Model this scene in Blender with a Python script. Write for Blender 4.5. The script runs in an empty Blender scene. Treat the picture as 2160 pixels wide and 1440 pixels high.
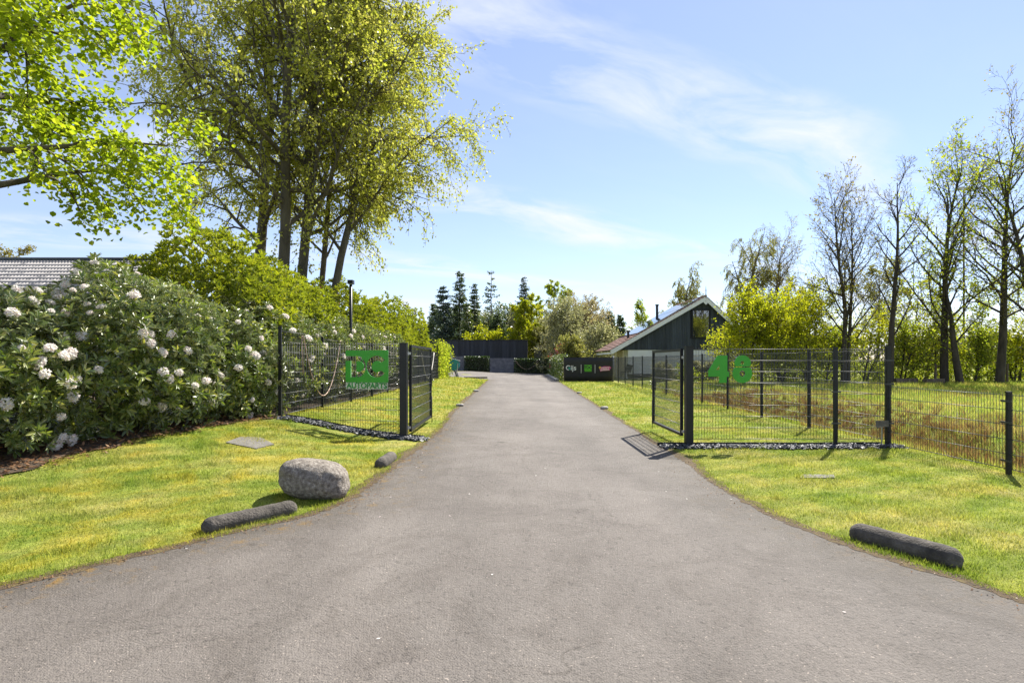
import bpy, math, random
import numpy as np
from mathutils import Vector

# ------------------------------------------------------------------ camera, sky, sun, exposure
scene = bpy.context.scene
COL = scene.collection
FPX, CX, HY, EYE = 1200.0, 1080.0, 760.0, 1.54     # focal length in photo pixels, principal column, horizon row, eye height
cam = bpy.data.cameras.new('camera'); cam.lens = 20.0; cam.sensor_width = 36.0
cam.shift_y = 40.0 / 2160.0; cam.clip_end = 5000.0; cam.clip_start = 0.05
camo = bpy.data.objects.new('camera', cam); COL.objects.link(camo)
camo.location = (0, 0, EYE); camo.rotation_euler = (math.radians(90), 0, 0)
scene.camera = camo

SUN_EL, SUN_AZ = math.radians(47), math.radians(36)   # azimuth measured from +Y towards +X
world = bpy.data.worlds.new('World'); scene.world = world; world.use_nodes = True
def build_world():
    nt = world.node_tree; nt.nodes.clear(); N = nt.nodes.new; L = nt.links.new
    out = N('ShaderNodeOutputWorld'); bg = N('ShaderNodeBackground'); bg.inputs[1].default_value = 0.084
    sky = N('ShaderNodeTexSky'); sky.sky_type = 'NISHITA'; sky.sun_disc = False
    sky.sun_elevation = SUN_EL; sky.sun_rotation = SUN_AZ; sky.altitude = 0; sky.air_density = 1.0; sky.dust_density = 0.05; sky.ozone_density = 5.0
    tc = N('ShaderNodeTexCoord'); sep = N('ShaderNodeSeparateXYZ'); L(tc.outputs['Generated'], sep.inputs[0])
    zz = N('ShaderNodeMath'); zz.operation = 'ADD'; L(sep.outputs[2], zz.inputs[0]); zz.inputs[1].default_value = 0.12
    zm = N('ShaderNodeMath'); zm.operation = 'MAXIMUM'; L(zz.outputs[0], zm.inputs[0]); zm.inputs[1].default_value = 0.05
    dx = N('ShaderNodeMath'); dx.operation = 'DIVIDE'; L(sep.outputs[0], dx.inputs[0]); L(zm.outputs[0], dx.inputs[1])
    dy = N('ShaderNodeMath'); dy.operation = 'DIVIDE'; L(sep.outputs[1], dy.inputs[0]); L(zm.outputs[0], dy.inputs[1])
    cb = N('ShaderNodeCombineXYZ'); L(dx.outputs[0], cb.inputs[0]); L(dy.outputs[0], cb.inputs[1])
    mp = N('ShaderNodeMapping'); mp.inputs['Rotation'].default_value = (0, 0, math.radians(-29)); L(cb.outputs[0], mp.inputs[0])
    s2 = N('ShaderNodeSeparateXYZ'); L(mp.outputs[0], s2.inputs[0])
    # streets of cirrus repeat across the sky, broken up by stretched noise
    wv = N('ShaderNodeMath'); wv.operation = 'MULTIPLY_ADD'; L(s2.outputs[1], wv.inputs[0]); wv.inputs[1].default_value = 6.0; wv.inputs[2].default_value = -7.35
    n0 = N('ShaderNodeTexNoise'); n0.inputs['Scale'].default_value = 1.3; n0.inputs['Detail'].default_value = 3; L(mp.outputs[0], n0.inputs['Vector'])
    wd = N('ShaderNodeMath'); wd.operation = 'MULTIPLY_ADD'; L(n0.outputs[0], wd.inputs[0]); wd.inputs[1].default_value = 2.2; wd.inputs[2].default_value = -1.1
    wa = N('ShaderNodeMath'); wa.operation = 'ADD'; L(wv.outputs[0], wa.inputs[0]); L(wd.outputs[0], wa.inputs[1])
    wc = N('ShaderNodeMath'); wc.operation = 'COSINE'; L(wa.outputs[0], wc.inputs[0])
    r2 = N('ShaderNodeValToRGB'); e = r2.color_ramp.elements
    e[0].position = 0.0; e[0].color = (0.05, 0.05, 0.05, 1); e[1].position = 0.95; e[1].color = (1, 1, 1, 1); L(wc.outputs[0], r2.inputs[0])
    m3 = N('ShaderNodeMapping'); m3.inputs['Scale'].default_value = (0.75, 1.7, 1); m3.inputs['Location'].default_value = (7.3, 2.1, 0); L(mp.outputs[0], m3.inputs[0])
    n1 = N('ShaderNodeTexNoise'); n1.inputs['Scale'].default_value = 2.4; n1.inputs['Detail'].default_value = 9; n1.inputs['Roughness'].default_value = 0.58; n1.inputs['Distortion'].default_value = 0.6
    L(m3.outputs[0], n1.inputs['Vector'])
    rp = N('ShaderNodeValToRGB'); e = rp.color_ramp.elements
    e[0].position = 0.40; e[0].color = (0, 0, 0, 1); e[1].position = 0.74; e[1].color = (0.80, 0.80, 0.80, 1)
    L(n1.outputs[0], rp.inputs[0])
    mu = N('ShaderNodeMath'); mu.operation = 'MULTIPLY'; L(rp.outputs[0], mu.inputs[0]); L(r2.outputs[0], mu.inputs[1])
    # thin even veil of cirrus over the whole sky
    ad = N('ShaderNodeMath'); ad.operation = 'ADD'; ad.use_clamp = True; L(mu.outputs[0], ad.inputs[0]); ad.inputs[1].default_value = 0.20
    mix = N('ShaderNodeMix'); mix.data_type = 'RGBA'; L(ad.outputs[0], mix.inputs[0]); tint = N('ShaderNodeMix'); tint.data_type = 'RGBA'; tint.blend_type = 'MULTIPLY'; tint.inputs[0].default_value = 1.0; L(sky.outputs[0], tint.inputs[6]); tint.inputs[7].default_value = (1.10, 0.965, 0.975, 1); L(tint.outputs[2], mix.inputs[6])
    mix.inputs[7].default_value = (5.1, 5.3, 5.9, 1)
    L(mix.outputs[2], bg.inputs[0]); L(bg.outputs[0], out.inputs[0])
build_world()
sl = bpy.data.lights.new('sun', 'SUN'); sl.energy = 5.0; sl.angle = math.radians(0.53); sl.color = (1.0, 0.95, 0.85)
slo = bpy.data.objects.new('sun', sl); COL.objects.link(slo)
sd = Vector((math.sin(SUN_AZ) * math.cos(SUN_EL), math.cos(SUN_AZ) * math.cos(SUN_EL), math.sin(SUN_EL)))
slo.rotation_euler = sd.to_track_quat('Z', 'Y').to_euler(); slo.location = (30, 40, 60)
vs = scene.view_settings; vs.view_transform = 'Standard'; vs.look = 'None'; vs.gamma = 1.0; vs.use_curve_mapping = False
vs.exposure = 1.2
scene.cycles.max_bounces = 12; scene.cycles.transparent_max_bounces = 8
scene.cycles.diffuse_bounces = 7; scene.cycles.transmission_bounces = 6

# ------------------------------------------------------------------ terrain height and projection helpers
def sm(a, b, x):
    t = np.clip((np.asarray(x, float) - a) / (b - a), 0, 1); return t * t * (3 - 2 * t)
def ground(x, y):
    x = np.asarray(x, float); y = np.asarray(y, float)
    t = 0.026 * np.clip(2.6 - x, 0, 8) * sm(2.0, 9.0, y)
    e = sm(1.75, 4.6, -x) * sm(5.0, 10.0, y) * (0.26 - 0.1 * sm(12, 20, y) - 0.06 * sm(25, 45, y))
    ditch = -0.62 * np.exp(-((x - 8.55) / 0.85) ** 2) * sm(1.0, 4.0, y) * (1 - sm(24, 32, y))
    bank = 0.16 * sm(9.2, 11.5, x) * (1 - sm(45, 60, y)) * sm(1, 4, y)
    bump = 0.012 * np.sin(x * 1.7 + 0.6 * y) * np.cos(y * 1.3 - 0.5 * x) * sm(2.7, 3.6, np.abs(x - 0.5))
    return t + e + ditch + bank + bump
def g1(x, y): return float(ground(x, y))
def P(px, py, Z): return np.array([(px - CX) / FPX * Z, Z, EYE + (HY - py) / FPX * Z])
def G(px, py):
    lo = 1.0; Z = 1.0
    while Z < 400:
        p = P(px, py, Z)
        if p[2] < g1(p[0], Z): break
        lo = Z; Z *= 1.03
    hi = Z
    for _ in range(30):
        m = (lo + hi) / 2; p = P(px, py, m)
        if p[2] < g1(p[0], m): hi = m
        else: lo = m
    return P(px, py, hi)

# ------------------------------------------------------------------ object helpers
def tag(o, label=None, cat=None, group=None, kind=None):
    if label: o['label'] = label
    if cat: o['category'] = cat
    if group: o['group'] = group
    if kind: o['kind'] = kind
    return o
def thing(name, label, cat, loc=(0, 0, 0), group=None):
    o = bpy.data.objects.new(name, None); COL.objects.link(o); o.location = loc; o.empty_display_size = 0.2
    return tag(o, label, cat, group)
def link(name, me, m=None, parent=None, loc=None):
    o = bpy.data.objects.new(name, me); COL.objects.link(o)
    if m is not None and not me.materials: me.materials.append(m)
    if parent is not None:
        o.parent = parent
        # vertices are written in world coordinates, so undo the parent's place
        pl = Vector((0, 0, 0)); q = parent
        while q is not None: pl += q.location; q = q.parent
        o.location = Vector(loc if loc is not None else (0, 0, 0)) - pl
    elif loc is not None: o.location = loc
    return o
def np_mesh(name, V, F, smooth=False):
    """V (n,3); F list of index arrays (m,k)"""
    me = bpy.data.meshes.new(name)
    V = np.ascontiguousarray(V, dtype=np.float32)
    me.vertices.add(len(V)); me.vertices.foreach_set('co', V.ravel())
    F = [np.asarray(f, dtype=np.int32) for f in F if len(f)]
    li = np.concatenate([f.ravel() for f in F]); tot = np.concatenate([np.full(len(f), f.shape[1], np.int32) for f in F])
    st = np.concatenate([[0], np.cumsum(tot)[:-1]]).astype(np.int32)
    me.loops.add(len(li)); me.loops.foreach_set('vertex_index', li)
    me.polygons.add(len(tot)); me.polygons.foreach_set('loop_start', st)
    me.polygons.foreach_set('use_smooth', np.full(len(tot), bool(smooth), dtype=bool))
    me.update(calc_edges=True)
    return me
class MB:
    def __init__(s): s.v = []; s.f = {}; s.n = 0
    def add(s, V, F):
        V = np.asarray(V, float); s.v.append(V)
        for f in F: s.f.setdefault(len(f), []).append([i + s.n for i in f])
        s.n += len(V); return s
    def addk(s, V, F):     # F array (m,k)
        s.v.append(np.asarray(V, float)); F = np.asarray(F); s.f.setdefault(F.shape[1], []).extend((F + s.n).tolist()); s.n += len(V); return s
    def box(s, a, b):
        x0, y0, z0 = a; x1, y1, z1 = b
        V = [(x0, y0, z0), (x1, y0, z0), (x1, y1, z0), (x0, y1, z0), (x0, y0, z1), (x1, y0, z1), (x1, y1, z1), (x0, y1, z1)]
        return s.add(V, BOXF)
    def beam(s, p, q, w, h, up=(0, 0, 1)):
        p = np.array(p, float); q = np.array(q, float); d = q - p; d /= np.linalg.norm(d)
        u = np.array(up, float)
        if abs(d @ u) > 0.95: u = np.array([0, 1.0, 0])
        r = np.cross(d, u); r /= np.linalg.norm(r); u = np.cross(r, d)
        V = [c + sx * r * w / 2 + sz * u * h / 2 for c in (p, q) for sx, sz in ((-1, -1), (1, -1), (1, 1), (-1, 1))]
        return s.add(V, [(3, 2, 1, 0), (4, 5, 6, 7), (0, 1, 5, 4), (1, 2, 6, 5), (2, 3, 7, 6), (3, 0, 4, 7)])
    def tube(s, pts, rad, n=8, caps=True):
        V, F = tube_arr(pts, rad, n); b = s.n; s.addk(V, F)
        if caps:
            m = len(pts) - 1
            s.f.setdefault(n, []).append([b + i for i in range(n)][::-1]); s.f.setdefault(n, []).append([b + m * n + i for i in range(n)])
        return s
    def mesh(s, name, smooth=False): return np_mesh(name, np.concatenate(s.v), [np.array(f) for f in s.f.values()], smooth)
    def build(s, name, m, parent=None, smooth=False): return link(name, s.mesh(name, smooth), m, parent)
BOXF = [(3, 2, 1, 0), (4, 5, 6, 7), (0, 1, 5, 4), (1, 2, 6, 5), (2, 3, 7, 6), (3, 0, 4, 7)]
def tube_arr(pts, rad, n):
    pts = np.asarray(pts, float); m = len(pts); rad = np.broadcast_to(np.asarray(rad, float), (m,))
    t = np.gradient(pts, axis=0); t /= np.linalg.norm(t, axis=1)[:, None] + 1e-9
    ref = np.array([0, 0, 1.0]) if abs(t[0, 2]) < 0.8 else np.array([1.0, 0, 0])
    u = np.cross(t, ref); u /= np.linalg.norm(u, axis=1)[:, None] + 1e-9; w = np.cross(t, u)
    a = np.arange(n) * 2 * math.pi / n
    V = pts[:, None, :] + rad[:, None, None] * (np.cos(a)[None, :, None] * u[:, None, :] + np.sin(a)[None, :, None] * w[:, None, :])
    i = np.arange(m - 1)[:, None] * n; j = np.arange(n)[None, :]; k = (j + 1) % n
    F = np.stack([i + j, i + k, i + n + k, i + n + j], -1).reshape(-1, 4)
    return V.reshape(-1, 3), F
def poly_mesh(name, outer, holes, depth, frame):
    """flat plate cut from outlines; frame = origin, x axis, y axis (world); extruded both ways by depth/2"""
    cu = bpy.data.curves.new(name, 'CURVE'); cu.dimensions = '2D'; cu.fill_mode = 'BOTH'; cu.extrude = depth / 2
    for ring in [outer] + list(holes):
        sp = cu.splines.new('POLY'); sp.points.add(len(ring) - 1); sp.use_cyclic_u = True
        for p, q in zip(sp.points, ring): p.co = (q[0], q[1], 0, 1)
    return curve_to(name, cu, frame)
def curve_to(name, cu, frame):
    ob = bpy.data.objects.new('tmp', cu); COL.objects.link(ob)
    dg = bpy.context.evaluated_depsgraph_get(); dg.update()
    me = bpy.data.meshes.new_from_object(ob.evaluated_get(dg)); me.name = name
    bpy.data.objects.remove(ob); bpy.data.curves.remove(cu)
    n = len(me.vertices); co = np.empty(n * 3, np.float32); me.vertices.foreach_get('co', co); co = co.reshape(-1, 3)
    o, ax, ay = [np.array(a, float) for a in frame]; az = np.cross(ax, ay)
    w = o + co[:, 0:1] * ax + co[:, 1:2] * ay + co[:, 2:3] * az
    me.vertices.foreach_set('co', w.astype(np.float32).ravel()); me.update(); me.materials.clear()
    return me
def text_mesh(name, body, size, depth, frame, bold=0.0, align='CENTER', shear=0.0):
    cu = bpy.data.curves.new(name, 'FONT'); cu.body = body; cu.size = size; cu.extrude = depth / 2; cu.align_x = align; cu.align_y = 'CENTER'
    cu.offset = bold; cu.shear = shear; cu.resolution_u = 4
    return curve_to(name, cu, frame)

# ------------------------------------------------------------------ materials
MATS = {}
def new_mat(name):
    m = bpy.data.materials.new(name); m.use_nodes = True; m.node_tree.nodes.clear(); MATS[name] = m
    nt = m.node_tree; out = nt.nodes.new('ShaderNodeOutputMaterial')
    return m, nt.nodes.new, nt.links.new, out
def ramp(N, stops, interp='LINEAR'):
    r = N('ShaderNodeValToRGB'); r.color_ramp.interpolation = interp; e = r.color_ramp.elements
    while len(e) < len(stops): e.new(0.5)
    for el, (p, c) in zip(e, stops): el.position = p; el.color = (c[0], c[1], c[2], 1)
    return r
def noise(N, L, vec, scale, detail=4, rough=0.55, dist=0.0):
    n = N('ShaderNodeTexNoise'); n.inputs['Scale'].default_value = scale; n.inputs['Detail'].default_value = detail
    n.inputs['Roughness'].default_value = rough; n.inputs['Distortion'].default_value = dist; L(vec, n.inputs['Vector']); return n.outputs[0]
def mixc(N, L, fac, a, b, mode='MIX'):
    m = N('ShaderNodeMix'); m.data_type = 'RGBA'; m.blend_type = mode
    for s, v in ((0, fac), (6, a), (7, b)):
        if isinstance(v, (int, float)): m.inputs[s].default_value = v
        elif isinstance(v, tuple): m.inputs[s].default_value = (*v, 1)
        else: L(v, m.inputs[s])
    return m.outputs[2]
def math_(N, L, op, a, b=None, clamp=False):
    m = N('ShaderNodeMath'); m.operation = op; m.use_clamp = clamp
    for i, v in enumerate((a, b)):
        if v is None: continue
        if isinstance(v, (int, float)): m.inputs[i].default_value = v
        else: L(v, m.inputs[i])
    return m.outputs[0]
def pos(N): return N('ShaderNodeNewGeometry').outputs['Position']
def bumpn(N, L, h, strength, dist):
    b = N('ShaderNodeBump'); b.inputs['Strength'].default_value = strength; b.inputs['Distance'].default_value = dist; L(h, b.inputs['Height']); return b.outputs[0]
def surf(name, stops, scale, rough=0.7, bump=0.0, bscale=40, bdist=0.01, metal=0.0, spec=0.5, detail=5, stretch=None, random_tint=0.0):
    m, N, L, out = new_mat(name); p = N('ShaderNodeBsdfPrincipled'); L(p.outputs[0], out.inputs[0])
    v = pos(N)
    if stretch:
        mp = N('ShaderNodeMapping'); mp.inputs['Scale'].default_value = stretch; L(v, mp.inputs[0]); v = mp.outputs[0]
    r = ramp(N, stops); L(noise(N, L, v, scale, detail), r.inputs[0]); c = r.outputs[0]
    if random_tint:
        oi = N('ShaderNodeObjectInfo'); rr = ramp(N, [(0, (1 - random_tint,) * 3), (1, (1 + random_tint,) * 3)]); L(oi.outputs['Random'], rr.inputs[0])
        c = mixc(N, L, 1.0, c, rr.outputs[0], 'MULTIPLY')
    L(c, p.inputs['Base Color']); p.inputs['Roughness'].default_value = rough; p.inputs['Metallic'].default_value = metal
    p.inputs['Specular IOR Level'].default_value = spec
    if bump: L(bumpn(N, L, noise(N, L, v, bscale, 4), bump, bdist), p.inputs['Normal'])
    return m
def leafmat(name, stops, trans, tcol_gain=(1.5, 1.6, 0.9), gloss=0.06, rough=0.4, patch=0.0):
    m, N, L, out = new_mat(name)
    ge = N('ShaderNodeNewGeometry'); oi = N('ShaderNodeObjectInfo')
    f = math_(N, L, 'FRACT', math_(N, L, 'ADD', ge.outputs['Random Per Island'], oi.outputs['Random']))
    if patch:
        n = noise(N, L, ge.outputs['Position'], 0.9, 2)
        f = math_(N, L, 'ADD', math_(N, L, 'MULTIPLY', f, 1 - patch), math_(N, L, 'MULTIPLY', math_(N, L, 'SUBTRACT', math_(N, L, 'MULTIPLY', n, 2.2), 0.6, True), patch))
    r = ramp(N, stops); L(f, r.inputs[0])
    d = N('ShaderNodeBsdfDiffuse'); L(r.outputs[0], d.inputs[0])
    t = N('ShaderNodeBsdfTranslucent'); L(mixc(N, L, 1.0, r.outputs[0], tuple(tcol_gain), 'MULTIPLY'), t.inputs[0])
    mx = N('ShaderNodeMixShader'); mx.inputs[0].default_value = trans; L(d.outputs[0], mx.inputs[1]); L(t.outputs[0], mx.inputs[2])
    gl = N('ShaderNodeBsdfGlossy'); gl.inputs['Roughness'].default_value = rough; gl.inputs[0].default_value = (1, 1, 1, 1)
    fr = N('ShaderNodeFresnel'); fr.inputs[0].default_value = 1.4
    m2 = N('ShaderNodeMixShader'); L(math_(N, L, 'MULTIPLY', fr.outputs[0], gloss * 10, True), m2.inputs[0]); L(mx.outputs[0], m2.inputs[1]); L(gl.outputs[0], m2.inputs[2])
    L(m2.outputs[0], out.inputs[0]); return m

def lawn_color(N, L):
    """mown lawn: green, straw and mossy patches that follow the place"""
    v = pos(N)
    a = ramp(N, [(0.30, (0.160, 0.240, 0.036)), (0.46, (0.265, 0.312, 0.068)), (0.60, (0.360, 0.350, 0.112)), (0.76, (0.470, 0.415, 0.215))])
    L(noise(N, L, v, 0.85, 6, 0.6, 0.4), a.inputs[0])
    b = ramp(N, [(0.47, (0, 0, 0)), (0.68, (1, 1, 1))]); L(noise(N, L, v, 1.7, 5, 0.6, 0.8), b.inputs[0])
    sx = N('ShaderNodeSeparateXYZ'); L(v, sx.inputs[0])
    lf = N('ShaderNodeMapRange'); lf.inputs['From Min'].default_value = -1.2; lf.inputs['From Max'].default_value = -2.2; lf.inputs['To Min'].default_value = 0.18; lf.inputs['To Max'].default_value = 0.8; L(sx.outputs[0], lf.inputs[0])
    c = mixc(N, L, math_(N, L, 'MULTIPLY', b.outputs[0], lf.outputs[0]), a.outputs[0], (0.420, 0.350, 0.050))
    b2 = ramp(N, [(0.60, (0, 0, 0)), (0.74, (1, 1, 1))]); L(noise(N, L, v, 3.3, 4, 0.6, 0.6), b2.inputs[0])
    c = mixc(N, L, math_(N, L, 'MULTIPLY', b2.outputs[0], 0.35), c, (0.36, 0.23, 0.04))
    b3 = ramp(N, [(0.36, (0.80, 0.83, 0.75)), (0.62, (1.12, 1.10, 1.07))]); L(noise(N, L, v, 7.5, 5, 0.7, 0.3), b3.inputs[0]); c = mixc(N, L, 1.0, c, b3.outputs[0], 'MULTIPLY')
    # mowing stripes: grass bent both ways really differs in tone
    mp = N('ShaderNodeMapping'); mp.inputs['Rotation'].default_value = (0, 0, math.radians(62)); L(v, mp.inputs[0])
    w = N('ShaderNodeTexWave'); w.inputs['Scale'].default_value = 0.62; w.inputs['Distortion'].default_value = 1.6; w.inputs['Detail'].default_value = 2; L(mp.outputs[0], w.inputs[0])
    r = ramp(N, [(0.3, (0.86, 0.90, 0.84)), (0.7, (1.10, 1.08, 1.05))]); L(w.outputs[1], r.inputs[0])
    return mixc(N, L, 1.0, c, r.outputs[0], 'MULTIPLY'), sx
def mk_ground():
    m, N, L, out = new_mat('ground'); p = N('ShaderNodeBsdfPrincipled'); L(p.outputs[0], out.inputs[0])
    c, sx = lawn_color(N, L); v = pos(N)
    f = ramp(N, [(0.36, (0.17, 0.25, 0.035)), (0.52, (0.30, 0.32, 0.07)), (0.66, (0.30, 0.22, 0.08)), (0.8, (0.18, 0.085, 0.04))])
    L(noise(N, L, v, 0.55, 6, 0.62, 0.6), f.inputs[0])
    mr = N('ShaderNodeMapRange'); mr.inputs['From Min'].default_value = 6.7; mr.inputs['From Max'].default_value = 7.6; L(sx.outputs[0], mr.inputs[0])
    c = mixc(N, L, mr.outputs[0], c, f.outputs[0])
    fine = ramp(N, [(0.3, (0.55, 0.55, 0.5)), (0.7, (1.1, 1.1, 1.05))]); L(noise(N, L, v, 38, 4, 0.7), fine.inputs[0])
    c = mixc(N, L, 1.0, c, fine.outputs[0], 'MULTIPLY')
    L(c, p.inputs['Base Color']); p.inputs['Roughness'].default_value = 0.95; p.inputs['Specular IOR Level'].default_value = 0.1
    L(bumpn(N, L, noise(N, L, v, 55, 4, 0.7), 0.9, 0.03), p.inputs['Normal'])
mk_ground()
def mk_blade(name, field=False):
    m, N, L, out = new_mat(name); ge = N('ShaderNodeNewGeometry')
    if field:
        f = ramp(N, [(0.36, (0.21, 0.30, 0.045)), (0.52, (0.36, 0.38, 0.09)), (0.66, (0.36, 0.26, 0.10)), (0.8, (0.22, 0.10, 0.05))]); L(noise(N, L, ge.outputs['Position'], 0.55, 6, 0.62, 0.6), f.inputs[0]); c = f.outputs[0]
    else: c, _ = lawn_color(N, L)
    r = ramp(N, [(0, (0.45, 0.52, 0.40)), (0.5, (1.0, 1.0, 0.95)), (1, (1.6, 1.45, 1.7))]); L(ge.outputs['Random Per Island'], r.inputs[0])
    c = mixc(N, L, 1.0, c, r.outputs[0], 'MULTIPLY')
    d = N('ShaderNodeBsdfDiffuse'); L(c, d.inputs[0]); t = N('ShaderNodeBsdfTranslucent'); L(mixc(N, L, 1.0, c, (1.25, 1.3, 0.9), 'MULTIPLY'), t.inputs[0])
    mx = N('ShaderNodeMixShader'); mx.inputs[0].default_value = 0.42; L(d.outputs[0], mx.inputs[1]); L(t.outputs[0], mx.inputs[2]); L(mx.outputs[0], out.inputs[0])
mk_blade('blade'); mk_blade('field_blade', True)
def mk_asphalt():
    m, N, L, out = new_mat('asphalt'); p = N('ShaderNodeBsdfPrincipled'); L(p.outputs[0], out.inputs[0]); v = pos(N)
    mp = N('ShaderNodeMapping'); mp.inputs['Scale'].default_value = (1.0, 0.16, 1.0); L(v, mp.inputs[0])
    big = ramp(N, [(0.3, (0.112, 0.097, 0.086)), (0.5, (0.146, 0.128, 0.114)), (0.72, (0.182, 0.162, 0.145))]); L(noise(N, L, v, 0.42, 6, 0.62, 0.7), big.inputs[0])
    lane = ramp(N, [(0.34, (0.84, 0.84, 0.84)), (0.64, (1.12, 1.12, 1.12))]); L(noise(N, L, mp.outputs[0], 0.85, 4, 0.6, 0.3), lane.inputs[0])
    c = mixc(N, L, 1.0, big.outputs[0], lane.outputs[0], 'MULTIPLY')
    spk = ramp(N, [(0.28, (0.52, 0.52, 0.52)), (0.46, (0.93, 0.93, 0.93)), (0.62, (1.08, 1.08, 1.08)), (0.80, (1.5, 1.48, 1.45))]); L(noise(N, L, v, 85, 3, 0.75), spk.inputs[0])
    c = mixc(N, L, 1.0, c, spk.outputs[0], 'MULTIPLY')
    # open-textured dark patches, worn blotches, stains, pale grit
    pt = ramp(N, [(0.48, (1, 1, 1)), (0.60, (0.84, 0.83, 0.82)), (0.74, (0.70, 0.69, 0.68))]); L(noise(N, L, v, 1.3, 9, 0.78, 1.6), pt.inputs[0]); c = mixc(N, L, 1.0, c, pt.outputs[0], 'MULTIPLY')
    pit = ramp(N, [(0.34, (0.28, 0.28, 0.28)), (0.43, (1, 1, 1))]); L(noise(N, L, v, 24, 5, 0.7), pit.inputs[0]); c = mixc(N, L, 0.5, c, pit.outputs[0], 'MULTIPLY')
    st = ramp(N, [(0.70, (1, 1, 1)), (0.75, (2.6, 2.5, 2.4))]); L(noise(N, L, v, 60, 1, 0.5), st.inputs[0]); c = mixc(N, L, 0.7, c, st.outputs[0], 'MULTIPLY')
    sp = ramp(N, [(0.735, (1, 1, 1)), (0.80, (0.5, 0.48, 0.46))]); L(noise(N, L, v, 3.1, 2, 0.4), sp.inputs[0]); c = mixc(N, L, 0.8, c, sp.outputs[0], 'MULTIPLY')
    # hairline cracks
    vo = N('ShaderNodeTexVoronoi'); vo.feature = 'DISTANCE_TO_EDGE'; vo.inputs['Scale'].default_value = 0.55
    wv = N('ShaderNodeVectorMath'); wv.operation = 'ADD'; L(v, wv.inputs[0]); nc = N('ShaderNodeTexNoise'); nc.inputs['Scale'].default_value = 1.8; nc.inputs['Detail'].default_value = 6; L(v, nc.inputs['Vector']); L(nc.outputs[1], wv.inputs[1]); L(wv.outputs[0], vo.inputs['Vector'])
    ck = ramp(N, [(0.0, (0.55, 0.53, 0.5)), (0.006, (1, 1, 1))]); L(vo.outputs[0], ck.inputs[0])
    cm = ramp(N, [(0.50, (0, 0, 0)), (0.60, (1, 1, 1))]); L(noise(N, L, v, 0.5, 3), cm.inputs[0]); c = mixc(N, L, math_(N, L, 'MULTIPLY', cm.outputs[0], 0.8), c, mixc(N, L, 1.0, c, ck.outputs[0], 'MULTIPLY'))
    # dirt, moss and washed-in soil along the lawn edges
    at = N('ShaderNodeAttribute'); at.attribute_name = 'edge'
    ed = math_(N, L, 'ADD', at.outputs['Fac'], math_(N, L, 'MULTIPLY', math_(N, L, 'SUBTRACT', noise(N, L, v, 2.2, 6, 0.7, 0.6), 0.5), 1.5))
    er = ramp(N, [(0.0, (1, 1, 1)), (0.30, (0.55, 0.55, 0.55)), (0.85, (0, 0, 0))]); L(ed, er.inputs[0])
    c = mixc(N, L, math_(N, L, 'MULTIPLY', er.outputs[0], 0.68), c, (0.062, 0.052, 0.040))
    ms = ramp(N, [(0.53, (0, 0, 0)), (0.66, (1, 1, 1))]); L(noise(N, L, v, 7, 7, 0.75, 0.5), ms.inputs[0])
    e2 = ramp(N, [(0.1, (1, 1, 1)), (0.75, (0, 0, 0))]); L(ed, e2.inputs[0]); sx = N('ShaderNodeSeparateXYZ'); L(v, sx.inputs[0])
    lm = N('ShaderNodeMapRange'); lm.inputs['From Min'].default_value = 1.5; lm.inputs['From Max'].default_value = -1.4; lm.inputs['To Min'].default_value = 0.25; L(sx.outputs[0], lm.inputs[0])
    c = mixc(N, L, math_(N, L, 'MULTIPLY', math_(N, L, 'MULTIPLY', e2.outputs[0], lm.outputs[0]), math_(N, L, 'MULTIPLY', ms.outputs[0], 0.85)), c, (0.20, 0.115, 0.022))
    L(c, p.inputs['Base Color']); p.inputs['Roughness'].default_value = 0.78; p.inputs['Specular IOR Level'].default_value = 0.3
    h = math_(N, L, 'ADD', noise(N, L, v, 95, 2, 0.6), math_(N, L, 'MULTIPLY', noise(N, L, v, 24, 5, 0.7), 1.3))
    L(bumpn(N, L, h, 0.8, 0.012), p.inputs['Normal'])
mk_asphalt()
surf('soil', [(0.3, (0.035, 0.024, 0.015)), (0.7, (0.11, 0.07, 0.04))], 9, 0.95, 0.8, 60, 0.03)
surf('edge_soil', [(0.3, (0.045, 0.030, 0.018)), (0.5, (0.10, 0.065, 0.03)), (0.7, (0.14, 0.105, 0.03))], 14, 0.95, 0.9, 70, 0.03)
surf('black_metal', [(0.3, (0.009, 0.010, 0.013)), (0.7, (0.014, 0.016, 0.020))], 3, 0.42, 0, spec=0.35)
surf('wire', [(0.3, (0.018, 0.020, 0.026)), (0.7, (0.030, 0.034, 0.040))], 3, 0.52, 0, spec=0.8)
surf('steel', [(0.3, (0.35, 0.35, 0.36)), (0.7, (0.5, 0.5, 0.5))], 5, 0.35, 0, metal=0.8)
surf('green_plate', [(0.3, (0.026, 0.300, 0.014)), (0.7, (0.032, 0.340, 0.018))], 6, 0.35, 0)
surf('green_letter', [(0.3, (0.012, 0.20, 0.03)), (0.7, (0.014, 0.23, 0.035))], 6, 0.4, 0)
surf('slate', [(0.3, (0.020, 0.022, 0.027)), (0.7, (0.085, 0.090, 0.10))], 30, 0.55, 0.4, 90, 0.01)
surf('concrete_kerb', [(0.25, (0.030, 0.026, 0.021)), (0.45, (0.075, 0.065, 0.054)), (0.6, (0.115, 0.100, 0.083)), (0.78, (0.20, 0.18, 0.15))], 8, 0.95, 0.9, 55, 0.02, detail=12)
surf('paving', [(0.3, (0.10, 0.092, 0.082)), (0.7, (0.19, 0.175, 0.155))], 12, 0.9, 0.4, 50, 0.01)
surf('granite', [(0.30, (0.095, 0.079, 0.063)), (0.45, (0.180, 0.153, 0.126)), (0.58, (0.265, 0.232, 0.196)), (0.74, (0.44, 0.40, 0.345))], 30, 0.9, 0.9, 75, 0.02, detail=12)
surf('pebble', [(0.3, (0.22, 0.20, 0.18)), (0.7, (0.45, 0.43, 0.40))], 14, 0.85, 0.5, 40, 0.02)
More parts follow.
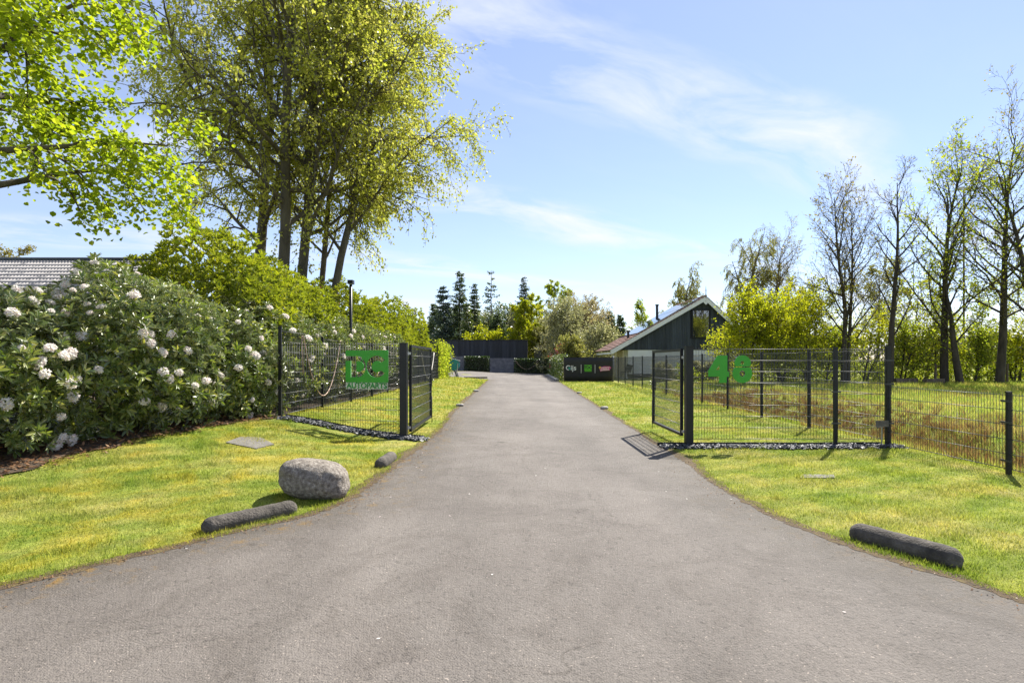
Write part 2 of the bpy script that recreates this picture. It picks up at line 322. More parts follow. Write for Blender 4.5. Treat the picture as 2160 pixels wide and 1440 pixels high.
surf('bark_grey', [(0.3, (0.050, 0.042, 0.032)), (0.6, (0.105, 0.092, 0.070)), (0.8, (0.12, 0.12, 0.075))], 4, 0.9, 0.6, 16, 0.03, stretch=(1, 1, 0.35))
surf('bark_dark', [(0.3, (0.028, 0.023, 0.018)), (0.7, (0.075, 0.062, 0.048))], 5, 0.9, 0.7, 18, 0.03, stretch=(1, 1, 0.3))
surf('bark_brown', [(0.3, (0.075, 0.055, 0.038)), (0.7, (0.17, 0.135, 0.10))], 5, 0.9, 0.5, 18, 0.03, stretch=(1, 1, 0.3))
surf('black_board', [(0.3, (0.018, 0.020, 0.028)), (0.7, (0.038, 0.042, 0.054))], 2.2, 0.75, 0.4, 20, 0.004, stretch=(4, 4, 0.3), random_tint=0.25)
surf('grey_board', [(0.3, (0.028, 0.036, 0.048)), (0.55, (0.046, 0.057, 0.072)), (0.75, (0.080, 0.094, 0.112))], 2.4, 0.75, 0.4, 18, 0.004, stretch=(6, 6, 0.25), random_tint=0.3)
surf('white_paint', [(0.3, (0.72, 0.73, 0.74)), (0.7, (0.82, 0.83, 0.84))], 2, 0.6)
surf('cream_paint', [(0.3, (0.55, 0.47, 0.30)), (0.7, (0.66, 0.58, 0.38))], 2, 0.7)
surf('roof_tile', [(0.3, (0.13, 0.055, 0.035)), (0.6, (0.20, 0.10, 0.07)), (0.8, (0.22, 0.17, 0.14))], 3.0, 0.7, 0.4, 20, 0.01, random_tint=0.2)
surf('grey_block', [(0.3, (0.10, 0.105, 0.125)), (0.7, (0.16, 0.165, 0.185))], 3, 0.85, 0.3, 30, 0.005, random_tint=0.15)
surf('grey_sheet', [(0.3, (0.24, 0.225, 0.225)), (0.7, (0.31, 0.295, 0.295))], 0.8, 0.6, 0.2, 12, 0.01)
surf('wood_trim', [(0.3, (0.30, 0.22, 0.16)), (0.7, (0.45, 0.36, 0.28))], 5, 0.7)
surf('banner', [(0.3, (0.016, 0.015, 0.016)), (0.7, (0.026, 0.025, 0.026))], 1.5, 0.7, 0.2, 3, 0.05)
surf('print_white', [(0, (0.75, 0.75, 0.75)), (1, (0.8, 0.8, 0.8))], 2, 0.6)
surf('print_teal', [(0, (0.03, 0.35, 0.25)), (1, (0.03, 0.40, 0.28))], 2, 0.6)
surf('print_lime', [(0, (0.12, 0.52, 0.02)), (1, (0.13, 0.55, 0.02))], 2, 0.6)
surf('print_black', [(0, (0.012, 0.012, 0.012)), (1, (0.015, 0.015, 0.015))], 2, 0.6)
surf('print_pink', [(0, (0.62, 0.10, 0.30)), (1, (0.66, 0.12, 0.34))], 2, 0.6)
surf('print_rose', [(0, (0.78, 0.55, 0.62)), (1, (0.82, 0.6, 0.66))], 2, 0.6)
surf('print_yellow', [(0, (0.65, 0.48, 0.06)), (1, (0.7, 0.52, 0.08))], 2, 0.6)
surf('rope', [(0.3, (0.34, 0.22, 0.17)), (0.7, (0.50, 0.36, 0.29))], 20, 0.7)
surf('rope_pale', [(0.3, (0.50, 0.46, 0.42)), (0.7, (0.65, 0.62, 0.58))], 20, 0.7)
surf('teal_plastic', [(0.3, (0.02, 0.20, 0.25)), (0.7, (0.03, 0.26, 0.32))], 5, 0.4)
surf('grey_plastic', [(0.3, (0.4, 0.4, 0.41)), (0.7, (0.5, 0.5, 0.5))], 5, 0.5)
def mk_glass():
    m, N, L, out = new_mat('window_glass'); p = N('ShaderNodeBsdfPrincipled'); L(p.outputs[0], out.inputs[0])
    p.inputs['Base Color'].default_value = (0.02, 0.025, 0.03, 1); p.inputs['Roughness'].default_value = 0.03; p.inputs['Specular IOR Level'].default_value = 1.0; p.inputs['IOR'].default_value = 2.2
    m, N, L, out = new_mat('acrylic'); t = N('ShaderNodeBsdfTransparent'); d = N('ShaderNodeBsdfPrincipled'); d.inputs['Base Color'].default_value = (0.62, 0.68, 0.60, 1); d.inputs['Roughness'].default_value = 0.3
    mx = N('ShaderNodeMixShader'); mx.inputs[0].default_value = 0.42; L(t.outputs[0], mx.inputs[1]); L(d.outputs[0], mx.inputs[2]); L(mx.outputs[0], out.inputs[0])
mk_glass()
leafmat('leaf_beech', [(0.0, (0.235, 0.270, 0.035)), (0.35, (0.335, 0.360, 0.055)), (0.7, (0.410, 0.400, 0.105)), (1.0, (0.430, 0.375, 0.170))], 0.60, (1.2, 1.22, 0.75), 0.006, patch=0.5)
leafmat('leaf_maple', [(0.0, (0.185, 0.265, 0.012)), (0.5, (0.285, 0.370, 0.020)), (1.0, (0.400, 0.440, 0.040))], 0.58, (1.25, 1.25, 0.6), 0.015)
leafmat('leaf_rhodo', [(0.0, (0.080, 0.120, 0.024)), (0.4, (0.155, 0.210, 0.040)), (0.75, (0.245, 0.285, 0.070)), (1.0, (0.360, 0.340, 0.110))], 0.38, (1.35, 1.4, 0.6), 0.17, 0.36)
leafmat('leaf_laurel', [(0.0, (0.125, 0.175, 0.012)), (0.5, (0.225, 0.275, 0.020)), (1.0, (0.360, 0.365, 0.038))], 0.48, (1.35, 1.3, 0.6), 0.04, 0.38, patch=0.4)
leafmat('leaf_ivy', [(0.0, (0.045, 0.080, 0.016)), (0.6, (0.090, 0.130, 0.03)), (1.0, (0.22, 0.25, 0.08))], 0.35, (1.5, 1.5, 0.6), 0.06, 0.4)
leafmat('leaf_hedge', [(0.0, (0.028, 0.056, 0.016)), (0.7, (0.055, 0.095, 0.024)), (1.0, (0.09, 0.14, 0.035))], 0.3, (1.5, 1.6, 0.6), 0.04)
leafmat('leaf_yellow', [(0.0, (0.20, 0.250, 0.014)), (0.5, (0.32, 0.360, 0.022)), (1.0, (0.46, 0.430, 0.035))], 0.64, (1.25, 1.22, 0.55), 0.006, patch=0.4)
leafmat('leaf_fresh', [(0.0, (0.18, 0.25, 0.022)), (0.5, (0.28, 0.34, 0.036)), (1.0, (0.38, 0.39, 0.075))], 0.62, (1.25, 1.25, 0.6), 0.006)
leafmat('leaf_bud', [(0.0, (0.18, 0.16, 0.04)), (0.5, (0.26, 0.22, 0.05)), (1.0, (0.31, 0.26, 0.08))], 0.45, (1.3, 1.3, 0.7), 0.01)
leafmat('leaf_pale', [(0.0, (0.22, 0.23, 0.10)), (0.5, (0.33, 0.33, 0.17)), (1.0, (0.46, 0.44, 0.29))], 0.42, (1.2, 1.2, 0.9), 0.01)
leafmat('leaf_tan', [(0.0, (0.25, 0.205, 0.11)), (0.6, (0.35, 0.29, 0.17)), (1.0, (0.41, 0.37, 0.20))], 0.42, (1.2, 1.2, 0.8), 0.01)
leafmat('leaf_willow', [(0.0, (0.18, 0.195, 0.052)), (0.6, (0.26, 0.26, 0.080)), (1.0, (0.34, 0.315, 0.12))], 0.45, (1.25, 1.25, 0.8), 0.01)
leafmat('needle', [(0.0, (0.050, 0.080, 0.036)), (0.6, (0.095, 0.130, 0.058)), (1.0, (0.155, 0.180, 0.085))], 0.3, (1.3, 1.4, 0.8), 0.02)
leafmat('needle_blue', [(0.0, (0.055, 0.085, 0.070)), (0.6, (0.095, 0.130, 0.105)), (1.0, (0.150, 0.180, 0.140))], 0.28, (1.3, 1.4, 0.8), 0.02)
leafmat('leaf_red', [(0.0, (0.22, 0.03, 0.03)), (1.0, (0.40, 0.08, 0.09))], 0.4, (1.2, 1, 1), 0.02)
leafmat('flower_red', [(0.0, (0.50, 0.02, 0.06)), (1.0, (0.65, 0.05, 0.11))], 0.3, (1.2, 1, 1), 0.02)
leafmat('flower', [(0.0, (0.84, 0.68, 0.68)), (0.3, (0.88, 0.82, 0.78)), (1.0, (0.90, 0.88, 0.84))], 0.5, (1.0, 1.0, 1.0), 0.01)
leafmat('heather', [(0.0, (0.085, 0.045, 0.024)), (0.4, (0.19, 0.110, 0.052)), (0.75, (0.30, 0.215, 0.095)), (1.0, (0.22, 0.24, 0.06))], 0.4, (1.2, 1.1, 0.8), 0.01, patch=0.5)
leafmat('litter', [(0.0, (0.08, 0.040, 0.020)), (0.6, (0.19, 0.095, 0.045)), (1.0, (0.29, 0.18, 0.10))], 0.2, (1, 1, 1), 0.02)
leafmat('far_wood', [(0.0, (0.10, 0.115, 0.05)), (0.6, (0.16, 0.17, 0.075)), (1.0, (0.22, 0.22, 0.11))], 0.35, (1.2, 1.2, 0.8), 0.01)
M = MATS

# ------------------------------------------------------------------ the ground, driveway and beds
def edge_line(pix): return sorted([(G(px, py)[1], G(px, py)[0]) for px, py in pix])
LE = edge_line([(0, 1240), (100, 1216), (200, 1190), (320, 1163), (430, 1137), (540, 1112), (640, 1090), (690, 1074), (735, 1052), (785, 1018), (835, 978), (870, 952), (905, 925), (930, 903)])
RE = edge_line([(2160, 1270), (2080, 1240), (2000, 1213), (1925, 1192), (1850, 1168), (1770, 1142), (1700, 1115), (1640, 1090), (1580, 1060), (1540, 1038), (1500, 1012), (1460, 982), (1420, 955), (1400, 944)])
LZ = np.array([-10, 1.0] + [a for a, b in LE] + [16, 25, 42.8]); LX = np.array([-14, -6.1] + [b for a, b in LE] + [-1.62, -1.66, -1.74])
RZ = np.array([-10, 1.0] + [a for a, b in RE] + [15.4, 25, 43, 67]); RX = np.array([14, 5.4] + [b for a, b in RE] + [2.78, 3.0, 3.4, 3.75])
def xl(y): return np.interp(y, LZ, LX)
def xr(y): return np.interp(y, RZ, RX)
_jr = np.random.default_rng(77); _jg = np.arange(-12, 60, 0.11); _jn = {s: np.abs(_jr.normal(0, 0.030, len(_jg))) + 0.055 * np.clip(np.interp(_jg, np.arange(-12, 60, 0.9), _jr.normal(0, 1, 80)), 0, 2) for s in (-1, 1)}
def jag(y, s): return 0.012 + np.interp(y, _jg, _jn[s])      # ragged turf edge, metres back from the asphalt
def sheet(name, ys, xa, xb, nx, lift, m, kind='structure', wob=0.0, parent=None, edge=False):
    ys = np.asarray(ys, float); t = np.linspace(0, 1, nx)
    if edge: t = (1 - np.cos(t * math.pi)) / 2
    A = np.array([xa(y) for y in ys]); B = np.array([xb(y) for y in ys])
    if wob:
        rg = np.random.default_rng(5); A = A + rg.normal(0, wob, len(ys)); B = B + rg.normal(0, wob, len(ys))
    X = A[:, None] * (1 - t) + B[:, None] * t; Y = np.repeat(ys[:, None], nx, 1); Z = ground(X, Y) + lift
    V = np.stack([X, Y, Z], -1).reshape(-1, 3); i = np.arange(len(ys) - 1)[:, None] * nx; j = np.arange(nx - 1)[None]
    F = np.stack([i + j, i + j + 1, i + nx + j + 1, i + nx + j], -1).reshape(-1, 4)
    me = np_mesh(name, V, [F], True)
    if m == 'asphalt':      # distance to the nearer edge, for dirt
        dd = (np.minimum(t, 1 - t)[None] * (B - A)[:, None]) if edge else np.full((len(ys), nx), 3.0)
        a_ = me.attributes.new('edge', 'FLOAT', 'POINT'); a_.data.foreach_set('value', dd.astype(np.float32).ravel())
    o = link(name, me, M[m], parent)
    if kind: o['kind'] = kind
    return o
def build_ground():
    xs = np.unique(np.concatenate([-np.geomspace(14, 1500, 26), np.arange(-14, 18.01, 0.25), np.geomspace(18, 1500, 26)]))
    ys = np.unique(np.concatenate([-np.geomspace(10, 400, 10), np.arange(-10, 2, 1.0), np.arange(2, 50, 0.25), np.geomspace(50, 2500, 40)]))
    X, Y = np.meshgrid(xs, ys); Z = ground(X, Y)
    # the made ground under the asphalt lies lower than the lawn
    inside = (X > xl(Y) + 0.05) & (X < xr(Y) - 0.05) & (Y < 43)
    Z = Z - 0.05 * inside
    V = np.stack([X, Y, Z], -1).reshape(-1, 3); nx = len(xs); i = np.arange(len(ys) - 1)[:, None] * nx; j = np.arange(nx - 1)[None]
    F = np.stack([i + j, i + j + 1, i + nx + j + 1, i + nx + j], -1).reshape(-1, 4)
    tag(link('ground', np_mesh('ground', V, [F], True), M['ground']), 'mown lawn and rough field running back to the trees', 'ground', kind='structure')
build_ground()
yrow = np.concatenate([np.arange(-10, 3, 0.5), np.arange(3, 12, 0.08), np.arange(12, 42.81, 0.5), [42.8]])
tag(sheet('driveway', yrow, lambda y: xl(y), lambda y: xr(y), 24, 0.006, 'asphalt', wob=0.010, edge=True), 'wide grey asphalt driveway flaring out towards the road', 'driveway')
tag(sheet('yard', np.arange(42.8, 67.1, 0.6), lambda y: -1.74 - 14 * float(sm(42.8, 44.5, y)), lambda y: xr(y), 22, 0.010, 'asphalt'), 'pale paved yard at the far end of the driveway', 'yard')
# strip of bare soil and moss between asphalt and lawn
for nm, fn, s in (('driveway_edge', xl, -1), ('driveway_edge', xr, 1)):
    ys = np.arange(1.5, 42, 0.05); w = jag(ys, s) + 0.05
    wf = lambda y, ys=ys, w=w: float(np.interp(y, ys, w))
    sheet(nm, ys, (lambda y: fn(y) - wf(y)) if s < 0 else (lambda y: fn(y) - 0.030 - 0.5 * float(jag(y * 1.3 + 3, s)) * (y < 12)), (lambda y: fn(y) + 0.030 + 0.7 * float(jag(y * 1.3 + 3, s)) * (y < 12)) if s < 0 else (lambda y: fn(y) + wf(y)), 4, 0.0082, 'edge_soil', wob=0.014)['label'] = 'strip of bare brown soil along the %s edge of the driveway' % ('left' if s < 0 else 'right')
# soil bed under the shrubs on the left
BEDZ = np.array([2, 5.5, 6.9, 8.2, 9.4, 10.6, 11.0, 11.5, 46]); BEDX = np.array([-8.5, -6.4, -5.75, -5.35, -4.95, -4.55, -4.62, -4.62, -5.1])
def xbed(y): return np.interp(y, BEDZ, BEDX)
sheet('planting_bed', np.arange(2, 46, 0.25), lambda y: xbed(y) - 14, lambda y: xbed(y), 30, 0.02, 'soil', wob=0.08)['label'] = 'dark soil bed under the shrubs'

# ------------------------------------------------------------------ grass
def blades(rg, X, Y, h, w, lean=0.6):
    n = len(X); Z = ground(X, Y); a = rg.uniform(0, 2 * math.pi, n); b = rg.uniform(0, 2 * math.pi, n)
    hh = np.asarray(h) * rg.uniform(0.6, 1.35, n); ww = w * rg.uniform(0.7, 1.3, n); ln = hh * np.abs(rg.normal(0, lean, n))
    base = np.stack([X, Y, Z - 0.004], -1); wv = np.stack([np.cos(a), np.sin(a), 0 * a], -1) * ww[:, None] / 2
    tip = base + np.stack([np.cos(b) * ln, np.sin(b) * ln, hh], -1)
    V = np.stack([base - wv, base + wv, tip], 1).reshape(-1, 3); F = np.arange(3 * n).reshape(-1, 3); return V, F
def lawn():
    for side, nm, lab in ((-1, 'lawn_grass', 'short yellow-green mossy grass on the left of the driveway'), (1, 'lawn_grass', 'short striped green grass on the right of the driveway')):
        rg = np.random.default_rng(11 + side); VV = []; FF = []; n0 = 0
        for z0, z1, dens, h, w in ((2.5, 4.5, 8000, 0.026, 0.0055), (4.5, 6.5, 6500, 0.026, 0.0065), (6.5, 9, 4200, 0.028, 0.008), (9, 13, 2000, 0.032, 0.011), (13, 20, 700, 0.04, 0.016), (20, 30, 260, 0.05, 0.028), (30, 43, 130, 0.06, 0.04)):
            x0, x1 = (-7.5, -1.4) if side < 0 else (2.3, 7.1)
            n = int(dens * (x1 - x0) * (z1 - z0)); X = rg.uniform(x0, x1, n); Y = rg.uniform(z0, z1, n)
            e = jag(Y, side) + rg.uniform(-0.03, 0.035, n)
            k = ((X < xl(Y) - e) & (X > xbed(Y) - rg.uniform(0, 0.75, n) ** 1.6)) if side < 0 else ((X > xr(Y) + e) & (X < 7.1))
            k &= np.abs(X) < 0.95 * Y + 0.6
            # bare ground: thinned by patches
            pt = np.sin(X * 2.3 + 1.1 * np.sin(Y * 1.7)) * np.cos(Y * 2.1 - X) ; k &= rg.uniform(0, 1, n) < 0.72 + 0.25 * pt
            if side < 0: k &= ~((Y > 10.0 + (-1.97 - X) * 0.2 - 0.28) & (Y < 10.0 + (-1.97 - X) * 0.2 + 0.22) & (X > -4.5) & (X < -1.4))
            else: k &= ~((Y > 9.86) & (Y < 10.22) & (X > 2.55) & (X < 6.9))
            hm = h * (0.75 + 0.55 * (np.sin(X[k] * 3.1 + 2 * np.sin(Y[k] * 2.3)) * np.sin(Y[k] * 2.7 + X[k]) > 0.25) + rg.uniform(0, 0.5, int(k.sum())) ** 2)
            V, F = blades(rg, X[k], Y[k], hm, w); VV.append(V); FF.append(F + n0); n0 += len(V)
        # weeds and longer tufts, also at the feet of the stones
        tc = [(rg.uniform(*((-6, -1.9) if side < 0 else (2.9, 6.6))), rg.uniform(3.5, 12), rg.uniform(0.03, 0.10), rg.uniform(0.04, 0.075)) for _ in range(70)]
        if side < 0: tc += [(a_, b_, 0.04, 0.042) for a_, b_ in [(G(px_, py_)[0], G(px_, py_)[1]) for px_, py_ in ((588, 1048), (600, 1056), (625, 1061), (650, 1063), (680, 1062), (705, 1056), (722, 1044), (728, 1034), (420, 1130), (450, 1130), (480, 1124), (520, 1115), (560, 1106), (600, 1096), (630, 1085), (410, 1118), (790, 994), (810, 996), (825, 985))]]
        else: tc += [(a_, b_, 0.045, 0.045) for a_, b_ in [(G(px_, py_)[0], G(px_, py_)[1]) for px_, py_ in ((1790, 1140), (1815, 1150), (1840, 1158), (1870, 1166), (1900, 1176), (1935, 1186), (1970, 1197), (2005, 1206), (2040, 1212), (2052, 1196))]]
        for a_, b_, r_, h_ in tc:
            if side < 0 and not (xbed(b_) < a_ < xl(b_) - 0.01): continue
            if side > 0 and a_ < xr(b_) + 0.01: continue
            q_ = rg.normal(0, r_, (60, 2)); V, F = blades(rg, a_ + q_[:, 0], b_ + q_[:, 1], h_, 0.007, 0.7); VV.append(V); FF.append(F + n0); n0 += len(V)
        # longer fringe along the asphalt
        Y = rg.uniform(2.5, 14, 9000); s = jag(Y, side) + rg.uniform(-0.05, 0.05, 9000); X = (xl(Y) - s) if side < 0 else (xr(Y) + s)
        k = rg.uniform(0, 1, 9000) < 0.35 + 0.5 * (np.sin(Y * 5.1) * np.sin(Y * 1.9 + 1) > 0.1)
        V, F = blades(rg, X[k], Y[k], 0.035, 0.006, 0.9); VV.append(V); FF.append(F + n0)
        o = link(nm, np_mesh(nm, np.concatenate(VV), [np.concatenate(FF)]), M['blade']); tag(o, lab, 'grass', kind='stuff')
lawn()
def field():
    rg = np.random.default_rng(21); VV = []; FF = []; n0 = 0
    for z0, z1, x1, dens, h, w in ((3.5, 8, 11, 900, 0.11, 0.008), (8, 14, 16, 520, 0.12, 0.011), (14, 24, 24, 170, 0.14, 0.018), (24, 36, 34, 70, 0.18, 0.03)):
        n = int(dens * (x1 - 6.9) * (z1 - z0)); X = rg.uniform(6.95, x1, n); Y = rg.uniform(z0, z1, n); k = X < 0.95 * Y + 1.0
        V, F = blades(rg, X[k], Y[k], h, w, 0.5); VV.append(V); FF.append(F + n0); n0 += len(V)
    tag(link('field_grass', np_mesh('field_grass', np.concatenate(VV), [np.concatenate(FF)]), M['field_blade']), 'rough green and brown grass of the field behind the right fence', 'grass', kind='stuff')
    # dry brown growth on the ditch banks, in clumps
    VV = []; FF = []; n0 = 0
    nc = 2300; cx = rg.uniform(7.1, 12.0, nc); cy = rg.uniform(4.0, 27, nc); cr = rg.uniform(0.06, 0.22, nc); ch = rg.uniform(0.10, 0.26, nc)
    keep = rg.uniform(0, 1, nc) < 0.75 * np.exp(-((cx - 8.6) / 1.5) ** 2) + 0.10
    for a, b, r, h in zip(cx[keep], cy[keep], cr[keep], ch[keep]):
        m = int(54 if b < 14 else 30); q = rg.normal(0, 1, (m, 2)) * r * 0.6
        V, F = blades(rg, a + q[:, 0], b + q[:, 1], h, 0.012 if b < 14 else 0.02, 0.75); VV.append(V); FF.append(F + n0); n0 += len(V)
    tag(link('dry_heather', np_mesh('dry_heather', np.concatenate(VV), [np.concatenate(FF)]), M['heather']), 'dry reddish brown growth on the ditch bank behind the right fence', 'dry growth', kind='stuff')
field()

# ------------------------------------------------------------------ foliage generators
def unit(v): return v / (np.linalg.norm(v, axis=-1, keepdims=True) + 1e-9)
def rand_dirs(rg, n): return unit(rg.normal(0, 1, (n, 3)))
def diamond(Pp, A, S, L, W):
    """Pp base, A leaf axis, S any other vector; simple four-cornered leaves"""
    w = unit(np.cross(A, S)); L = np.broadcast_to(L, (len(Pp),))[:, None]; W = np.broadcast_to(W, (len(Pp),))[:, None]
    V = np.stack([Pp, Pp + A * L * 0.45 + w * W / 2, Pp + A * L, Pp + A * L * 0.45 - w * W / 2], 1).reshape(-1, 3)
    return V, np.arange(len(V)).reshape(-1, 4)
def hexleaf(Pp, A, Nn, L, W, fold=0.25, droop=0.12):
    w = unit(np.cross(A, Nn)); nn = np.cross(w, A); n = len(Pp)
    L = np.broadcast_to(L, (n,))[:, None]; W = np.broadcast_to(W, (n,))[:, None]
    up = nn * W * fold
    V = np.stack([Pp, Pp + A * L * 0.35 + w * W * 0.46 + up, Pp + A * L * 0.72 + w * W * 0.42 + up - nn * L * droop * 0.5, Pp + A * L - nn * L * droop,
                  Pp + A * L * 0.72 - w * W * 0.42 + up - nn * L * droop * 0.5, Pp + A * L * 0.35 - w * W * 0.46 + up], 1).reshape(-1, 3)
    b = np.arange(n)[:, None] * 6
    F = np.concatenate([b + np.array([[0, 1, 2, 3]]), b + np.array([[0, 3, 4, 5]])], 0); return V, F
def grow(rg, base, d0, L0, r0, spec):
    """branching skeleton: returns list of (points, radii, level)"""
    out = []
    def rec(p, d, L, r, lev):
        s = spec[lev]; n = s['seg']; pts = [p]; dr = []
        for i in range(n):
            d = unit(d + rg.normal(0, s['wig'], 3) + np.array([0, 0, s.get('up', 0)])); p = p + d * L / n; pts.append(p); dr.append(d)
        rad = r * (1 - (1 - s['tap']) * np.linspace(0, 1, n + 1)); out.append((np.array(pts), rad, lev))
        if lev + 1 >= len(spec): return
        k = s['k']; az = rg.uniform(0, 6.28)
        for c in range(k):
            t = s['t0'] + (1 - s['t0']) * (c + rg.uniform(0.1, 0.9)) / k; t = min(t, 0.995)
            f = t * n; i = min(int(f), n - 1); q = pts[i] + (pts[i + 1] - pts[i]) * (f - i); dd = dr[i]
            az += 2.4 + rg.normal(0, 0.5); pr = unit(np.cross(dd, [0.3, 0.2, 1.0] if abs(dd[2]) < 0.9 else [1.0, 0, 0])); pw = np.cross(dd, pr)
            an = math.radians(s['ang'] + rg.normal(0, s.get('angv', 9)) - s.get('angd', 0) * t)
            cd = math.cos(an) * dd + math.sin(an) * (math.cos(az) * pr + math.sin(az) * pw)
            fl = s.get('flat', 0)
            if fl: cd[2] *= (1 - fl)
            cl = L * s['rat'] * (1 - s['dec'] * t) * rg.uniform(0.7, 1.25)
            rec(q, unit(cd), cl, min(rad[i] * 0.62, r * s.get('rr', 0.5)), lev + 1)
    rec(np.array(base, float), unit(np.array(d0, float)), L0, r0, 0); return out
def tubes_mesh(name, lines, sides=(10, 6, 4, 3, 3), rmin=0.004):
    VV = []; FF = []; n0 = 0
    for pts, rad, lev in lines:
        V, F = tube_arr(pts, np.maximum(rad, rmin), sides[min(lev, len(sides) - 1)]); VV.append(V); FF.append(F + n0); n0 += len(V)
    return np_mesh(name, np.concatenate(VV), [np.concatenate(FF)], True)
def twig_points(rg, lines, levels, per, spread):
    PP = []; DD = []
    for pts, rad, lev in lines:
        if lev not in levels: continue
        n = per[lev] if isinstance(per, dict) else per
        if n < 1: n = int(rg.uniform(0, 1) < n)
        if n == 0: continue
        t = rg.uniform(0.1, 1, n) * (len(pts) - 1); i = np.minimum(t.astype(int), len(pts) - 2); f = (t - i)[:, None]
        PP.append(pts[i] * (1 - f) + pts[i + 1] * f + rg.normal(0, spread, (n, 3))); DD.append(unit(pts[i + 1] - pts[i]))
    return np.concatenate(PP), np.concatenate(DD)
def tree(name, label, cat, base, lines, bark, leafm, levels, per, size, rg, spread=0.08, aspect=0.6, hang=0.3, group=None, sides=(10, 6, 4, 3, 3), rmin=0.004, cull=None, wide=0.8):
    t = thing(name, label, cat, tuple(base), group)
    link('trunk', tubes_mesh('trunk', lines, sides, rmin), M[bark], t)
    if leafm:
        Q, D = twig_points(rg, lines, levels, per, spread)
        if cull is not None: k = cull(Q); Q = Q[k]; D = D[k]
        n = len(Q); A = unit(D * 0.5 + rand_dirs(rg, n) * wide + np.array([0, 0, -hang])); S = unit(rand_dirs(rg, n) + np.array([0, 0, 0.7]))
        L = size * rg.uniform(0.65, 1.3, n); V, F = diamond(Q, A, S, L, L * aspect)
        o = link('crown', np_mesh('crown', V, [F]), M[leafm], t); o['kind'] = 'stuff'
    return t
def shrub_points(rg, blobs, dens, inner=(1.0, 0.86, 0.7), lump=0.10, zmin=0.12):
    """points and outward normals on a lumpy union of ellipsoids; blobs = (centre, radii)"""
    PP = []; NN = []; OUT = []; C = np.array([b[0] for b in blobs], float); R = np.array([b[1] for b in blobs], float)
    for (c, r) in blobs:
        area = 4 * math.pi * ((r[0] * r[1]) ** 1.6 / 3 + (r[0] * r[2]) ** 1.6 / 3 + (r[1] * r[2]) ** 1.6 / 3) ** (1 / 1.6)
        for lay, fr in enumerate(inner):
            n = int(area * dens * (1 if lay == 0 else 0.7)); d = rand_dirs(rg, n)
            lm = 1 + lump * (np.sin(d[:, 0] * 7 + c[0] * 3) * np.cos(d[:, 1] * 6 + c[1]) + 0.7 * np.sin(d[:, 2] * 9 + d[:, 0] * 5 + c[1] * 2)) + rg.normal(0, 0.035, n)
            p = np.array(c) + d * np.array(r) * (fr * lm)[:, None]; nn = unit(d / np.array(r))
            k = p[:, 2] > ground(p[:, 0], p[:, 1]) + zmin
            for j in range(len(blobs)):
                if np.allclose(C[j], c): continue
                q = ((p - C[j]) / R[j]); k &= (q ** 2).sum(1) > (fr * 0.93) ** 2
            PP.append(p[k]); NN.append(nn[k]); OUT.append(np.full(int(k.sum()), lay == 0))
    shrub_points.outer = np.concatenate(OUT)
    return np.concatenate(PP), np.concatenate(NN)
def whorls(rg, Q, Nn, per, L, W, upb=0.5, spread=(0.55, 1.25), fold=0.25, droop=0.15):
    """rosettes of leaves around each shoot tip"""
    n = len(Q); ax = unit(Nn + np.array([0, 0, upb]) + rg.normal(0, 0.3, (n, 3)))
    pr = unit(np.cross(ax, rand_dirs(rg, n))); pw = np.cross(ax, pr)
    a = (np.arange(per)[None] * 2 * math.pi / per + rg.uniform(0, 6.28, (n, 1)) + rg.normal(0, 0.25, (n, per))); el = rg.uniform(spread[0], spread[1], (n, per))
    rad = np.cos(a)[..., None] * pr[:, None] + np.sin(a)[..., None] * pw[:, None]
    A = unit(np.sin(el)[..., None] * rad + np.cos(el)[..., None] * ax[:, None]); Nl = unit(np.cos(el)[..., None] * -rad + np.sin(el)[..., None] * ax[:, None])
    base = np.repeat(Q[:, None], per, 1) + A * 0.01
    ll = L * rg.uniform(0.7, 1.2, n * per)
    return hexleaf(base.reshape(-1, 3), A.reshape(-1, 3), Nl.reshape(-1, 3), ll, ll * (W / L), fold, droop)
def stems(rg, base_pts, blobs, n, r=0.03):
    """bare crooked stems from the ground up into the shrub"""
    lines = []
    for i in range(n):
        b = base_pts[i % len(base_pts)]; c, rr = blobs[rg.integers(len(blobs))]; c = np.array(c); tgt = c + rand_dirs(rg, 1)[0] * np.array(rr) * 0.75
        p0 = np.array([b[0] + rg.normal(0, 0.25), b[1] + rg.normal(0, 0.25), 0]); p0[2] = g1(p0[0], p0[1]) - 0.03
        tgt[2] = max(tgt[2], p0[2] + 0.5)
        m = (p0 + tgt) / 2 + rg.normal(0, 0.22, 3); t = np.linspace(0, 1, 8)[:, None]
        pts = (1 - t) ** 2 * p0 + 2 * t * (1 - t) * m + t ** 2 * tgt + np.vstack([np.zeros(3), rg.normal(0, 0.03, (7, 3))])
        lines.append((pts, np.linspace(r * rg.uniform(0.6, 1.3), 0.006, 8), 1))
    return lines
def truss_mesh(rg, n=13, R=0.062, mname='flower'):
    VV = []; FF = []; n0 = 0
    for i in range(n):
        ph = i * 2.4; z = 1 - (i + 0.5) / n * 0.95; s = math.sqrt(1 - z * z); d = np.array([s * math.cos(ph), s * math.sin(ph), z]); c = d * R * rg.uniform(0.65, 1.2)
        u = unit(np.cross(d, [0.2, 0.3, 1.0])); w = np.cross(d, u); a = np.arange(5) * 2 * math.pi / 5 + rg.uniform(0, 6)
        pet = np.cos(a)[:, None] * u + np.sin(a)[:, None] * w; A = unit(pet + d * 0.55)
        V, F = diamond(np.repeat(c[None], 5, 0), A, unit(np.repeat(d[None], 5, 0) + rg.normal(0, 0.25, (5, 3))), 0.048 * rg.uniform(0.8, 1.15), 0.036); VV.append(V); FF.append(F + n0); n0 += len(V)
    me = np_mesh('flower_truss', np.concatenate(VV), [np.concatenate(FF)]); me.materials.append(M[mname]); return me
TRUSS = None
